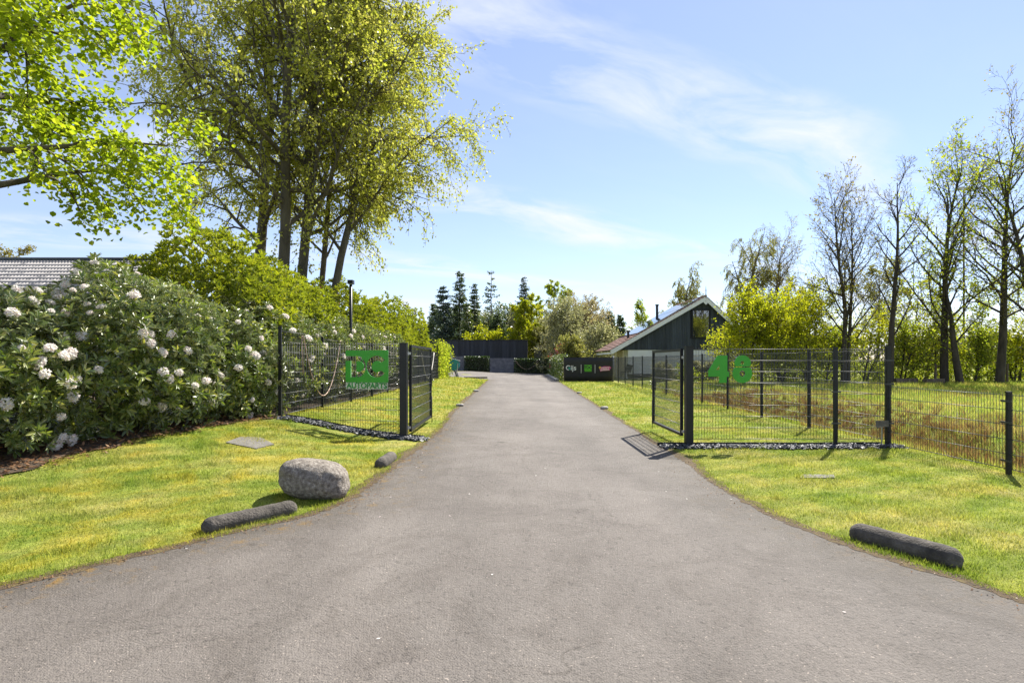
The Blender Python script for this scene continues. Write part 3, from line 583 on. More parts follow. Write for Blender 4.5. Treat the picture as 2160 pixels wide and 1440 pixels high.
def rot_to(nrm, rg):
    q = Vector(nrm).to_track_quat('Z', 'Y'); from mathutils import Quaternion
    return (q @ Quaternion((0, 0, 1), rg.uniform(0, 6.28))).to_euler()
def shrub(name, label, cat, blobs, leafm, dens, per, L, W, seed, group=None, flowers=0, nstems=14, upb=0.5, spread=(0.55, 1.25), lump=0.10, single=0, inner=(1.0, 0.86, 0.7), zmin=0.12, flower_sel=None, bark='bark_brown', fold=0.25):
    rg = np.random.default_rng(seed); c0 = np.mean([b[0] for b in blobs], 0); t = thing(name, label, cat, (c0[0], c0[1], g1(c0[0], c0[1])), group)
    Q, Nn = shrub_points(rg, blobs, dens, inner, lump, zmin); outer = shrub_points.outer
    if single:
        # the shoots nearest the viewer keep their leaves as parts of their own
        dist = np.linalg.norm(Q - np.array([-0.5, 0, 1.2]), axis=1); idx = np.argsort(dist)[:int(single / per * 2.2)]; idx = rg.permutation(idx)[:single // per]
        me = None
        V1, F1 = hexleaf(np.zeros((1, 3)), np.array([[0, 1.0, 0]]), np.array([[0, 0, 1.0]]), L, W, fold, 0.15); me = np_mesh('leaf', V1, [F1]); me.materials.append(M[leafm])
        from mathutils import Matrix
        for i in idx:
            ax = unit(Nn[i] + np.array([0, 0, upb]) + rg.normal(0, 0.3, 3)); pr = unit(np.cross(ax, rand_dirs(rg, 1)[0])); pw = np.cross(ax, pr); a0 = rg.uniform(0, 6.28)
            for j in range(per):
                a = a0 + j * 2 * math.pi / per + rg.normal(0, 0.2); el = rg.uniform(*spread); rd = math.cos(a) * pr + math.sin(a) * pw
                A = math.sin(el) * rd + math.cos(el) * ax; Nl = -math.cos(el) * rd + math.sin(el) * ax; Xv = np.cross(A, Nl)
                o = link('leaf', me, None, t, tuple(Q[i] + Nn[i] * 0.02)); o.rotation_euler = Matrix((Xv, A, Nl)).transposed().to_euler(); o.scale = (rg.uniform(0.9, 1.25),) * 3
        msk = np.ones(len(Q), bool); msk[idx] = False; Qf, Nf = Q[msk], Nn[msk]
    else: Qf, Nf = Q, Nn
    V, F = whorls(rg, Qf, Nf, per, L, W, upb, spread, fold)
    o = link('foliage', np_mesh('foliage', V, [F]), M[leafm], t); o['kind'] = 'stuff'
    if nstems:
        bp = [(c[0] + rg.normal(0, 0.3), c[1] + rg.normal(0, 0.3)) for c, r in blobs]
        link('stem', tubes_mesh('stem', stems(rg, bp, blobs, nstems), (6, 5, 4)), M[bark], t)['kind'] = 'stuff'
    if flowers:
        d = -unit(Q - np.array([0, 0, EYE])); k = outer & ((Nn * d).sum(1) > 0.05) & (Q[:, 2] > g1(*Q[0][:2]) + 0.25)
        # only tips near the outer surface
        for c, r in blobs: pass
        cand = np.where(k)[0]
        if flower_sel is not None: cand = np.array([i for i in cand if flower_sel(Q[i], rg)])
        pick = rg.permutation(cand)[:flowers]
        for i in pick:
            f = link('flower_truss', TRUSS[rg.integers(len(TRUSS))], None, t, tuple(Q[i] + Nn[i] * 0.07)); f.rotation_euler = rot_to(unit(Nn[i] + np.array([0, 0, 0.4]) + rg.normal(0, 0.2, 3)), rg); s_ = rg.uniform(0.5, 0.98); f.scale = (s_ * rg.uniform(0.8, 1.2), s_ * rg.uniform(0.8, 1.2), s_ * rg.uniform(0.7, 1.1))
    return t
_r = np.random.default_rng(2); TRUSS = [truss_mesh(_r, 14), truss_mesh(_r, 11, 0.055), truss_mesh(_r, 17, 0.068)]


# ------------------------------------------------------------------ fences and gates
def post(parent, x, y, z1, w=0.06, d=0.04, name='post', m='black_metal'):
    z0 = g1(x, y) - 0.05
    b = MB().box((x - w / 2, y - d / 2, z0), (x + w / 2, y + d / 2, z1 - 0.012)); b.box((x - w / 2 - 0.003, y - d / 2 - 0.003, z1 - 0.012), (x + w / 2 + 0.003, y + d / 2 + 0.003, z1))
    return b.build(name, M[m], parent)
def clips(parent, x, y, zs, axis):
    for z in zs:
        b = MB()
        if axis == 'x': b.box((x - 0.085, y - 0.034, z - 0.014), (x + 0.085, y - 0.024, z + 0.014)).box((x - 0.068, y - 0.040, z - 0.006), (x - 0.056, y - 0.034, z + 0.006)).box((x + 0.056, y - 0.040, z - 0.006), (x + 0.068, y - 0.034, z + 0.006))
        else: b.box((x - 0.042, y - 0.085, z - 0.014), (x - 0.032, y + 0.085, z + 0.014))
        b.build('clip', M['wire'], parent)
VW = {}
def vwire(h):
    k = round(h, 3)
    if k not in VW:
        me = MB().tube([(0, 0, 0), (0, 0, h)], 0.0030, 5).mesh('vertical_wire', True); me.materials.append(M['wire']); VW[k] = me
    return VW[k]
def panel(parent, p, q, z0, n_int, single, step=0.2, wr=0.0042):
    """double-rod mesh panel from p to q (x, y), bottom wire at z0, n_int intervals of 0.2 m"""
    p = np.array(p, float); q = np.array(q, float); L = np.linalg.norm(q - p); d = (q - p) / L; nrm = np.array([d[1], -d[0]])
    nv = int(L / 0.05); h = n_int * step + 0.03
    hl = MB()
    for i in range(n_int + 1):
        z = z0 + i * step; b = MB() if single else hl
        for s in (-1, 1):
            o = nrm * s * 0.0074; b.tube([(p[0] + o[0], p[1] + o[1], z), (q[0] + o[0], q[1] + o[1], z)], wr, 5)
        if single: b.build('horizontal_wire', M['wire'], parent, True)
    if not single: o = hl.build('horizontal_wires', M['wire'], parent, True); o['kind'] = 'stuff'
    b = MB()
    for i in range(nv + 1):
        c = p + d * (L - nv * 0.05) / 2 + d * 0.05 * i
        if single: link('vertical_wire', vwire(h), None, parent, (c[0], c[1], z0 - 0.002))
        else: b.tube([(c[0], c[1], z0 - 0.002), (c[0], c[1], z0 + h)], 0.0030, 4, False)
    if not single: o = b.build('wire_mesh', M['wire'], parent, True); o['kind'] = 'stuff'
GZ = 10.17
# right front: gate post, middle post, corner post
gp = thing('gate_post', 'thick square black gate post beside the green number 48', 'gate post', (3.16, GZ, 0))
b = MB().box((3.16 - 0.065, GZ - 0.065, -0.05), (3.16 + 0.065, GZ + 0.065, 1.785)); b.build('shaft', M['black_metal'], gp); MB().box((3.16 - 0.072, GZ - 0.072, 1.785), (3.16 + 0.072, GZ + 0.072, 1.797)).build('cap', M['black_metal'], gp)
LGX, LGY = -1.97, 10.35; lz = g1(LGX, LGY)
gp = thing('gate_post', 'thick square black gate post right of the green cut-out sign', 'gate post', (LGX, LGY, lz))
MB().box((LGX - 0.065, LGY - 0.065, lz - 0.05), (LGX + 0.065, LGY + 0.065, 1.848)).build('shaft', M['black_metal'], gp); MB().box((LGX - 0.072, LGY - 0.072, 1.848), (LGX + 0.072, LGY + 0.072, 1.86)).build('cap', M['black_metal'], gp)

f = thing('wire_fence', 'tall black wire mesh fence carrying the green number 48', 'fence', (4.9, GZ, 0))
post(f, 5.78, GZ, 1.78); post(f, 6.72, GZ, 1.80, 0.07, 0.07)
panel(f, (3.24, GZ), (5.74, GZ), 0.14, 8, True); panel(f, (5.82, GZ), (6.68, GZ), 0.14, 8, True)
clips(f, 5.78, GZ, (0.42, 0.98, 1.54), 'x'); clips(f, 6.72, GZ - 0.01, (0.42, 1.12, 1.54), 'x')
f = thing('wire_fence', 'black wire mesh fence panel carrying the green cut-out sign', 'fence', (-3.2, 10.55, g1(-3.2, 10.55)))
post(f, -4.42, 10.84, 2.20); panel(f, (-4.38, 10.83), (LGX - 0.08, LGY), 0.235, 8, True)
f = thing('wire_fence', 'low black wire mesh fence along the ditch at the right edge', 'fence', (6.74, 7.75, 0))
post(f, 6.74, 7.72, 1.12); post(f, 6.75, 5.2, 1.12)
panel(f, (6.72, GZ - 0.05), (6.74, 7.76), 0.07, 5, True); panel(f, (6.74, 7.68), (6.75, 5.24), 0.07, 5, True)
clips(f, 6.74, 7.72, (0.18, 0.7, 0.99), 'y')
f = thing('wire_fence', 'long black wire mesh fence running back beside the right lawn to the banner', 'fence', (6.9, 20, 0))
fx = lambda y: 6.72 + 0.0165 * (y - GZ)
ys = [GZ] + [12.97 + 2.55 * i for i in range(12)]
for y in ys[1:]: post(f, fx(y), y, 1.78)
for a, c in zip(ys[:-1], ys[1:]): panel(f, (fx(a), a + 0.04), (fx(c), c - 0.04), 0.12 , 8, False)
f = thing('wire_fence', 'tall black wire mesh fence standing before the white flowering shrubs on the left', 'fence', (-4.5, 20, g1(-4.5, 20)))
lx = lambda y: -4.42 - 0.016 * (y - 10.84)
ys = [10.84 + 2.53 * i for i in range(14)]
for y in ys[1:]: post(f, lx(y), y, 2.12 - 0.004 * (y - 13))
for i, (a, c) in enumerate(zip(ys[:-1], ys[1:])): panel(f, (lx(a), a + 0.04), (lx(c), c - 0.04), 0.44 if i else 0.5, 8, False)

def gate(label, hx, y0, y1, side, zb, zt):
    """open leaf standing along y; side = +1 when its post is to the right of it"""
    t = thing('gate', label, 'gate', (hx, y0, g1(hx, y0))); w = 0.05
    for nm, a, c in (('stile', (hx, y0, zb), (hx, y0, zt)), ('stile', (hx, y1, zb), (hx, y1, zt))):
        MB().box((a[0] - w / 2, a[1] - w / 2, a[2]), (c[0] + w / 2, c[1] + w / 2, c[2])).build(nm, M['black_metal'], t)
    MB().box((hx - w / 2, y0 + w / 2, zt - w), (hx + w / 2, y1 - w / 2, zt - 0.002)).build('top_rail', M['black_metal'], t)
    MB().box((hx - w / 2, y0 + w / 2, zb + 0.002), (hx + w / 2, y1 - w / 2, zb + w)).build('bottom_rail', M['black_metal'], t)
    z = zb + 0.2
    while z < zt - 0.1:
        bb = MB()
        for s in (-1, 1): bb.tube([(hx + s * 0.0075, y0, z), (hx + s * 0.0075, y1, z)], 0.0045, 5)
        bb.build('horizontal_wire', M['wire'], t, True); z += 0.2
    bb = MB(); n = int((y1 - y0) / 0.05)
    for i in range(1, n): bb.tube([(hx, y0 + i * 0.05, zb + w), (hx, y0 + i * 0.05, zt - w)], 0.003, 4, False)
    o = bb.build('wire_mesh', M['wire'], t, True); o['kind'] = 'stuff'
    for zz in (zb + 0.08, zt - 0.16):
        h = MB().beam((hx, y0 - 0.02, zz), (hx + side * 0.07, y0 - 0.09, zz), 0.03, 0.045); h.tube([(hx + side * 0.04, y0 - 0.06, zz - 0.04), (hx + side * 0.04, y0 - 0.06, zz + 0.04)], 0.014, 8); h.build('hinge', M['steel'], t)
    hm = (zb + zt) / 2 + 0.03
    MB().box((hx - 0.035, y1 - 0.05, hm - 0.10), (hx + 0.035, y1 + 0.02, hm + 0.10)).build('lock_case', M['black_metal'], t)
    k = MB()
    for s in (-1, 1): k.tube([(hx + s * 0.03, y1 - 0.01, hm + 0.03), (hx + s * 0.075, y1 - 0.01, hm + 0.03), (hx + s * 0.08, y1 - 0.12, hm + 0.03)], 0.010, 6)
    k.build('handle', M['steel'], t, True)
    MB().tube([(hx - side * 0.035, y1 - 0.02, zb - 0.11), (hx - side * 0.035, y1 - 0.02, zb + 0.5)], 0.008, 6).build('drop_bolt', M['wire'], t, True)
gate('open black gate leaf left of the number 48, hinged on the right post', 3.09, 10.37, 12.42, 1, 0.17, 1.755)
gate('open black gate leaf hinged beside the green cut-out sign', -1.875, 10.52, 13.1, -1, 0.225, 1.83)

# ------------------------------------------------------------------ signs on the fences
def arc(cx, cy, r, a0, a1, n=20): return [(cx + r * math.cos(math.radians(a)), cy + r * math.sin(math.radians(a))) for a in np.linspace(a0, a1, n)]
def cutout_sign():
    sc = 0.84 / 860.0; ox, oy = 805.0, 350.0      # sign units (1/9 photo pixel) to metres
    fr_d = np.array([LGX + 4.42, LGY - 10.84]); fr_d = fr_d / np.linalg.norm(fr_d); ax = np.array([fr_d[0], fr_d[1], 0]); nrm = np.array([fr_d[1], -fr_d[0], 0])
    pc = np.array([-2.665, 10.35 + (-1.97 + 2.665) * 0.2, 0]) + nrm * 0.028; z_top = 1.54 + (760 - 738.5) / 1200 * 10.45
    t = thing('cutout_sign', 'green cut-out sign with letters TDC and AUTOPARTS on the left fence', 'sign', (pc[0], pc[1], z_top - 0.72))
    F = (np.array([pc[0], pc[1], z_top]), ax, np.array([0, 0, 1.0]))
    c = lambda pts: [((x - ox) * sc, -(y - oy) * sc) for x, y in pts]
    r = 22
    outer = [(375, 460), (375, 372)] + [(397 + r * math.cos(a), 372 - r * math.sin(a)) for a in np.linspace(math.pi, math.pi / 2, 5)][1:]
    outer += [(1213 + r * math.cos(a), 372 - r * math.sin(a)) for a in np.linspace(math.pi / 2, 0, 5)] + [(1213 + r * math.cos(a), 933 - r * math.sin(a)) for a in np.linspace(0, -math.pi / 2, 5)]
    outer += [(397 + r * math.cos(a), 933 - r * math.sin(a)) for a in np.linspace(-math.pi / 2, -math.pi, 5)]
    outer += [(375, 548), (485, 548), (485, 858), (597, 858), (597, 556)]
    outer += [(640 + 108 * math.cos(a), 656 + 100 * math.sin(a)) for a in np.linspace(-math.pi / 2, math.pi / 2, 14)]
    outer += [(609, 756), (609, 858)] + [(615 + 172 * math.cos(a), 659 + 199 * math.sin(a)) for a in np.linspace(math.pi / 2, -math.pi / 2, 18)]
    hole = [(1003 + 203 * math.cos(a), 656 + 204 * math.sin(a)) for a in np.linspace(math.radians(36), math.radians(324), 30)] + [(1012 + 106 * math.cos(a), 656 + 106 * math.sin(a)) for a in np.linspace(math.radians(318), math.radians(42), 22)]
    me = poly_mesh('plate', c(outer), [c(hole)], 0.012, F); link('plate', me, M['green_plate'], t)
    br = c([(704, 452), (717, 452), (717, 580), (704, 580)]); link('bridge', poly_mesh('bridge', br, [], 0.0105, F), M['green_plate'], t)
    za = z_top - (955 - 350) * sc - 0.002; zb_ = za - 0.124
    a0 = np.array([pc[0], pc[1], 0]) - ax * 0.415; a1 = np.array([pc[0], pc[1], 0]) + ax * 0.415
    bm = MB(); bm.beam((a0[0], a0[1], (za + zb_) / 2), (a1[0], a1[1], (za + zb_) / 2), 0.006, za - zb_); bm.build('clear_strip', M['acrylic'], t)
    me = text_mesh('lettering', 'AUTOPARTS', 0.142, 0.006, (np.array([pc[0], pc[1], (za + zb_) / 2]) + nrm * 0.0075, ax, np.array([0, 0, 1.0])), 0.004)
    # stretch the words to the width of the plate
    n = len(me.vertices); co = np.empty(n * 3, np.float32); me.vertices.foreach_get('co', co); co = co.reshape(-1, 3); u = (co - pc.astype(np.float32)) @ ax; k = 0.80 / (u.max() - u.min()); mid = (u.max() + u.min()) / 2
    co += ((u - mid) * (k - 1) - mid)[:, None] * ax; me.vertices.foreach_set('co', co.astype(np.float32).ravel()); me.update(); link('lettering', me, M['green_letter'], t)
cutout_sign()
def number():
    s = 1 / 12.0 * GZ / FPX; y = GZ - 0.03
    c = lambda pts: [((x - 960) * s, -(q - 580) * s) for x, q in pts]
    ctr = P(1460 + 960 / 12, 730 + 580 / 12, y); F = (ctr, np.array([1.0, 0, 0]), np.array([0, 0, 1.0]))
    t = thing('house_number', 'bold green number 48 fixed to the right fence', 'house number', tuple(ctr))
    four = [(640, 235), (890, 235), (890, 640), (936, 640), (936, 772), (872, 772), (872, 926), (678, 926), (678, 768), (408, 768), (404, 625)]
    link('digit', poly_mesh('digit', c(four), [c([(690, 468), (690, 600), (600, 600)])], 0.012, F), M['green_plate'], t)['label'] = 'green figure 4'
    up = [(1275 + 208 * math.cos(a), 430 - 200 * math.sin(a)) for a in np.linspace(math.radians(-24), math.radians(204), 30)]
    dn = [(1268 + 248 * math.cos(a), 690 + 238 * math.sin(a)) for a in np.linspace(math.radians(-41), math.radians(221), 36)]
    circ = lambda x, q, r: [(x + r * math.cos(a), q + r * 1.08 * math.sin(a)) for a in np.linspace(0, 2 * math.pi, 20)[:-1]]
    d = link('digit', poly_mesh('digit', c(up), [c(circ(1266, 420, 46))], 0.012, F), M['green_plate'], t); d['label'] = 'upper bowl of the green figure 8'
    d = link('digit', poly_mesh('digit', c(dn), [c(circ(1268, 690, 72))], 0.012, F), M['green_plate'], t); d['label'] = 'lower bowl of the green figure 8'
number()
sx, sy = 6.53, GZ - 0.12
t = thing('ground_sign', 'small blank board on a thin stake beside the right corner post', 'sign', (sx, sy, g1(sx, sy)))
MB().box((sx - 0.008, sy - 0.008, g1(sx, sy) - 0.05), (sx + 0.008, sy + 0.008, 0.44)).build('stake', M['steel'], t); MB().box((sx - 0.115, sy - 0.016, 0.37), (sx + 0.115, sy - 0.009, 0.48)).build('board', M['paving'], t)

# ------------------------------------------------------------------ slate chippings, kerb stones, boulder, slabs
def chips(name, label, pts_fn, n, seed):
    rg = np.random.default_rng(seed); VV = []; FF = []; base = np.array([(-1, -1, -.5), (1, -1, -.5), (1, 1, -.5), (-1, 1, -.5), (-.7, -.8, .5), (.8, -.6, .5), (.6, .8, .4), (-.8, .6, .5)])
    for i in range(n):
        x, y = pts_fn(rg); s = np.array([rg.uniform(0.018, 0.045), rg.uniform(0.012, 0.028), rg.uniform(0.008, 0.016)]); v = base * (1 + rg.normal(0, 0.18, (8, 3))) * s
        R = np.array(Vector(rand_dirs(rg, 1)[0] * 0.7 + np.array([0, 0, 1])).to_track_quat('Z', 'Y').to_matrix()); a = rg.uniform(0, 6.28); c, q = math.cos(a), math.sin(a)
        v = v @ np.array([[c, q, 0], [-q, c, 0], [0, 0, 1]]) @ R.T + np.array([x, y, g1(x, y) + rg.uniform(0.012, 0.042)]); VV.append(v); FF.append(np.array(BOXF) + 8 * i)
    tag(link(name, np_mesh(name, np.concatenate(VV), [np.concatenate(FF)]), M['slate']), label, 'slate chippings', kind='stuff')
def rchip(rg): return rg.uniform(2.62, 6.88), GZ - 0.14 + np.clip(rg.normal(0, 0.08), -0.19, 0.16)
chips('slate_chippings', 'dark slate chippings in a strip under the right fence', rchip, 2300, 4)
def lfence_y(x): return 10.35 + (-1.97 - x) * 0.2
def lchip(rg):
    x = rg.uniform(-4.36, -1.52); return x, lfence_y(x) - 0.08 + np.clip(rg.normal(0, 0.09), -0.2, 0.17)
chips('slate_chippings', 'dark slate chippings in a strip under the left fence', lchip, 1600, 6)
def edging(label, p, q):
    m = MB(); n = 24; pts = [(p[0] + (q[0] - p[0]) * i / n, p[1] + (q[1] - p[1]) * i / n) for i in range(n + 1)]
    for a, c in zip(pts[:-1], pts[1:]): m.beam((a[0], a[1], g1(*a) + 0.02), (c[0], c[1], g1(*c) + 0.02), 0.008, 0.09)
    tag(m.build('metal_edging', M['black_metal']), label, 'edging')
edging('thin dark metal edging behind the slate strip on the right', (2.62, GZ + 0.09), (6.64, GZ + 0.09)); edging('thin dark metal edging behind the slate strip on the left', (-4.36, lfence_y(-4.36) + 0.12), (-1.6, lfence_y(-1.6) + 0.12))

def kerb(label, p, q, r, seed, base_strip=True):
    """concrete roll with rounded ends lying on the edge of the lawn"""
    rg = np.random.default_rng(seed); p = np.array(p, float); q = np.array(q, float); d = (q - p); L = np.linalg.norm(d); d /= L
    ts = np.concatenate([r * (1 - np.cos(np.linspace(0.12, math.pi / 2, 6))), np.linspace(r * 1.4, L - r * 1.4, 22), L - r * (1 - np.cos(np.linspace(math.pi / 2, 0.12, 6)))])
    rs = np.concatenate([r * np.sin(np.linspace(0.12, math.pi / 2, 6)), np.full(22, r), r * np.sin(np.linspace(math.pi / 2, 0.12, 6))]) * (1 + rg.normal(0, 0.008, 34))
    pts = p + ts[:, None] * d; n = 18
    V, F = tube_arr(pts, rs, n); V = V + rg.normal(0, r * 0.012, V.shape)
    me = np_mesh('roll', V, [F, np.array([list(range(n))[::-1]]), np.array([[33 * n + i for i in range(n)]])], True)
    t = thing('kerb_roll', label, 'kerb stone', (float(p[0] + q[0]) / 2, float(p[1] + q[1]) / 2, g1((p[0] + q[0]) / 2, (p[1] + q[1]) / 2))); link('roll', me, M['concrete_kerb'], t)
    if base_strip:
        side = np.array([d[1], -d[0], 0]); side = side if side[1] < 0 else -side
        a = p + side * r * 0.82 - np.array([0, 0, r * 0.72]) - d * 0.02; c = q + side * r * 0.82 - np.array([0, 0, r * 0.72]) + d * 0.02
        MB().beam(a, c, r * 0.5, r * 0.35).build('foot', M['concrete_kerb'], t)
def kp(px, py, r):
    p = G(px, py); p[2] = g1(p[0], p[1]) + r * 0.50; return p
kerb('long grey concrete kerb roll in front of the boulder', kp(425, 1124, 0.082), kp(625, 1078, 0.082), 0.082, 1)
kerb('short grey concrete kerb roll on the left edge behind the boulder', kp(800, 988, 0.085), kp(828, 968, 0.085), 0.085, 2)
kerb('grey concrete kerb roll on the right edge of the driveway', kp(1795, 1132, 0.095), kp(2030, 1199, 0.095), 0.095, 3)
def rock(name, label, c, rad, seed, m, rotz=0.0, sub=40, lump=0.05, tilt=0.0, cat='boulder', sink=0.1):
    from mathutils import noise as mn
    rg = np.random.default_rng(seed); nu, nv = sub, sub // 2; u = np.arange(nu) * 2 * math.pi / nu; v = np.linspace(0, math.pi, nv + 1)
    U, Vv = np.meshgrid(u, v); e = 0.72; sg = lambda a, k: np.sign(a) * np.abs(a) ** k
    d = np.stack([sg(np.cos(U), e) * sg(np.sin(Vv), e), sg(np.sin(U), e) * sg(np.sin(Vv), e), sg(np.cos(Vv), 0.74)], -1)
    o = rg.uniform(0, 50, 3); lm = np.array([[1 + lump * 1.6 * mn.noise(Vector(x * 1.3 + o)) + lump * 0.7 * mn.noise(Vector(x * 3.2 + o)) + lump * 0.32 * mn.noise(Vector(x * 8 + o)) + lump * 0.16 * mn.noise(Vector(x * 19 + o)) for x in row] for row in d])
    Q = d * lm[..., None] * np.array(rad); Q[..., 2] -= tilt * Q[..., 0]; cz, sz = math.cos(rotz), math.sin(rotz)
    X = Q[..., 0] * cz - Q[..., 1] * sz; Y = Q[..., 0] * sz + Q[..., 1] * cz; W = np.stack([X + c[0], Y + c[1], Q[..., 2] + g1(c[0], c[1]) + rad[2] * (1 - sink)], -1).reshape(-1, 3)
    i = np.arange(nv)[:, None] * nu; j = np.arange(nu)[None]; k = (j + 1) % nu; F = np.stack([i + j, i + nu + j, i + nu + k, i + k], -1).reshape(-1, 4)
    tag(link(name, np_mesh(name, W, [F], True), M[m]), label, cat)
bp = G(656, 1052)
rock('boulder', 'big rounded grey granite boulder on the left lawn edge', (bp[0], bp[1] + 0.12), (0.36, 0.28, 0.205), 3, 'granite', 0.05, 110, 0.042, 0.14, sink=0.10)
for (px, py, w, lab) in ((970, 857, 0.12, 'small pale stone at the left edge of the driveway, nearer one past the gate'), (1004, 826, 0.13, 'small pale stone at the left edge of the driveway, farther one past the gate'), (1275, 863, 0.13, 'small pale stone on the right lawn near the driveway past the gate'), (1222, 830, 0.12, 'small pale stone on the right lawn before the banner')):
    p = G(px, py); rock('stone', lab, p, (w, w * 0.7, w * 0.4), px, 'pebble', 0.4, 16, 0.08, cat='stone')
def slab(label, pix, m, h=0.004):
    c = np.mean([G(*q) for q in pix], 0); V = []
    for q in pix: p = G(*q); V.append(p)
    b = MB(); top = [(p[0], p[1], g1(p[0], p[1]) + h + 0.01) for p in V]; bot = [(p[0], p[1], g1(p[0], p[1]) - 0.05) for p in V]
    n = len(V); b.add(top + bot, [tuple(range(n))] + [(i, n + i, n + (i + 1) % n, (i + 1) % n) for i in range(n)]); tag(b.build('stone_slab', M[m]), label, 'slab')
slab('flat grey stone slab in the grass beside the flowering shrub', [(476, 934), (508, 922), (552, 924), (578, 938), (540, 947)], 'paving')
slab('narrow pale slab set in the right lawn before the fence', [(1688, 1009), (1692, 1002), (1758, 1002), (1762, 1009)], 'paving')
kr = P(1012, 801, 42.0)
MBk = MB().box((-3.6, 42.7, g1(-3, 42) + 0.0), (-1.85, 42.85, g1(-3, 42) + 0.11)); tag(MBk.build('kerb_beam', M['concrete_kerb']), 'low dark kerb beam at the far end of the left lawn', 'kerb')
MBk = MB(); MBk.beam((3.45, 43.2, g1(3.4, 43) + 0.05), (3.75, 60, g1(3.7, 60) + 0.05), 0.25, 0.12); tag(MBk.build('concrete_edging', M['pebble']), 'pale concrete edging along the right side of the far yard', 'edging')

# ------------------------------------------------------------------ ropes, lamp pole, hose reel
def sag(name, label, a, c, low, r, m, cat='rope', ends=0.0):
    a = np.array(a); c = np.array(c); t = np.linspace(0, 1, 25); dz = (a[2] + c[2]) / 2 - low; pts = a[None] * (1 - t)[:, None] + c[None] * t[:, None]; pts[:, 2] -= dz * (1 - (2 * t - 1) ** 2)
    if ends: pts = np.vstack([pts[0] - [0, 0, ends], pts[0] + [-0.03, 0, 0], pts, pts[-1] + [-0.03, 0, 0]])
    tag(MB().tube(pts, r, 6).build(name, M[m], None, True), label, cat)
sag('rope', 'long pinkish rope sagging from the left fence left of the green sign', (lx(11.95) + 0.05, 11.95, 2.06), (lx(14.7) + 0.05, 14.7, 2.05), 0.72, 0.011, 'rope', ends=0.8)
sag('rope', 'pinkish rope sagging low on the left fence right of the green sign', (lx(17.2) + 0.05, 17.2, 1.2), (lx(19.6) + 0.05, 19.6, 1.35), 0.92, 0.012, 'rope')
sag('rope', 'pale rope loop hanging on the left fence behind the open gate leaf', (lx(29.2) + 0.07, 29.2, 1.9), (lx(34.5) + 0.07, 34.5, 2.0), 0.55, 0.028, 'rope_pale')
sag('rope', 'thin dull rope sagging across the far clipped hedge', (0.35 * 1.0 + 0.0, 64.6, 1.55), (3.0, 64.6, 1.5), 0.55, 0.014, 'rope')
px, py = -4.62, 16.3
t = thing('lamp_pole', 'slim black lamp pole with box head rising behind the left fence', 'lamp pole', (px, py, g1(px, py)))
MB().tube([(px, py, g1(px, py)), (px, py, 3.72)], 0.042, 10).build('pole', M['black_metal'], t, True); MB().box((px - 0.06, py - 0.13, 3.72), (px + 0.09, py + 0.06, 3.83)).build('lamp_head', M['black_metal'], t)
MB().box((px - 0.04, py - 0.12, 3.712), (px + 0.07, py + 0.03, 3.7195)).build('lens', M['grey_plastic'], t)
pb = P(965, 803, 44.0); pt = P(942, 724, 45.0)
tag(MB().beam((pb[0], pb[1], g1(pb[0], pb[1])), tuple(pt), 0.18, 0.12).build('prop', M['black_metal']), 'leaning black post at the far end of the left fence', 'post')
c = P(958, 769, 43.6)
t = thing('hose_reel', 'teal hose reel on the leaning post at the far yard', 'hose reel', (c[0], c[1], g1(c[0], c[1])))
d = MB(); d.tube([c + [0, -0.14, 0], c + [0, 0.14, 0]], 0.33, 20); d.build('drum', M['teal_plastic'], t)
for yy in (-0.18, 0.14): MB().tube([c + [0, yy, 0], c + [0, yy + 0.04, 0]], 0.42, 22).build('flange', M['teal_plastic'], t)
MB().beam(c + [-0.2, 0, 0.45], c + [0.45, 0, 0.30], 0.30, 0.05).build('hood', M['grey_plastic'], t)
MB().tube([c + [0.3, -0.22, 0.1], c + [0.25, -0.2, -0.5], c + [0.05, -0.2, -0.9], c + [0.0, -0.2, -1.05]], 0.022, 6).build('hose', M['rope_pale'], t, True)
c = P(935, 796, 42.5); t = thing('bucket', 'small pale grey bucket at the foot of the far left fence', 'bucket', (c[0], c[1], g1(c[0], c[1])))
z0 = g1(c[0], c[1]); MB().tube([(c[0], c[1], z0), (c[0], c[1], z0 + 0.36)], [0.14, 0.18], 16).build('pail', M['grey_plastic'], t, True); MB().tube([(c[0], c[1], z0 + 0.345), (c[0], c[1], z0 + 0.375)], [0.19, 0.19], 16).build('rim', M['grey_plastic'], t, True)

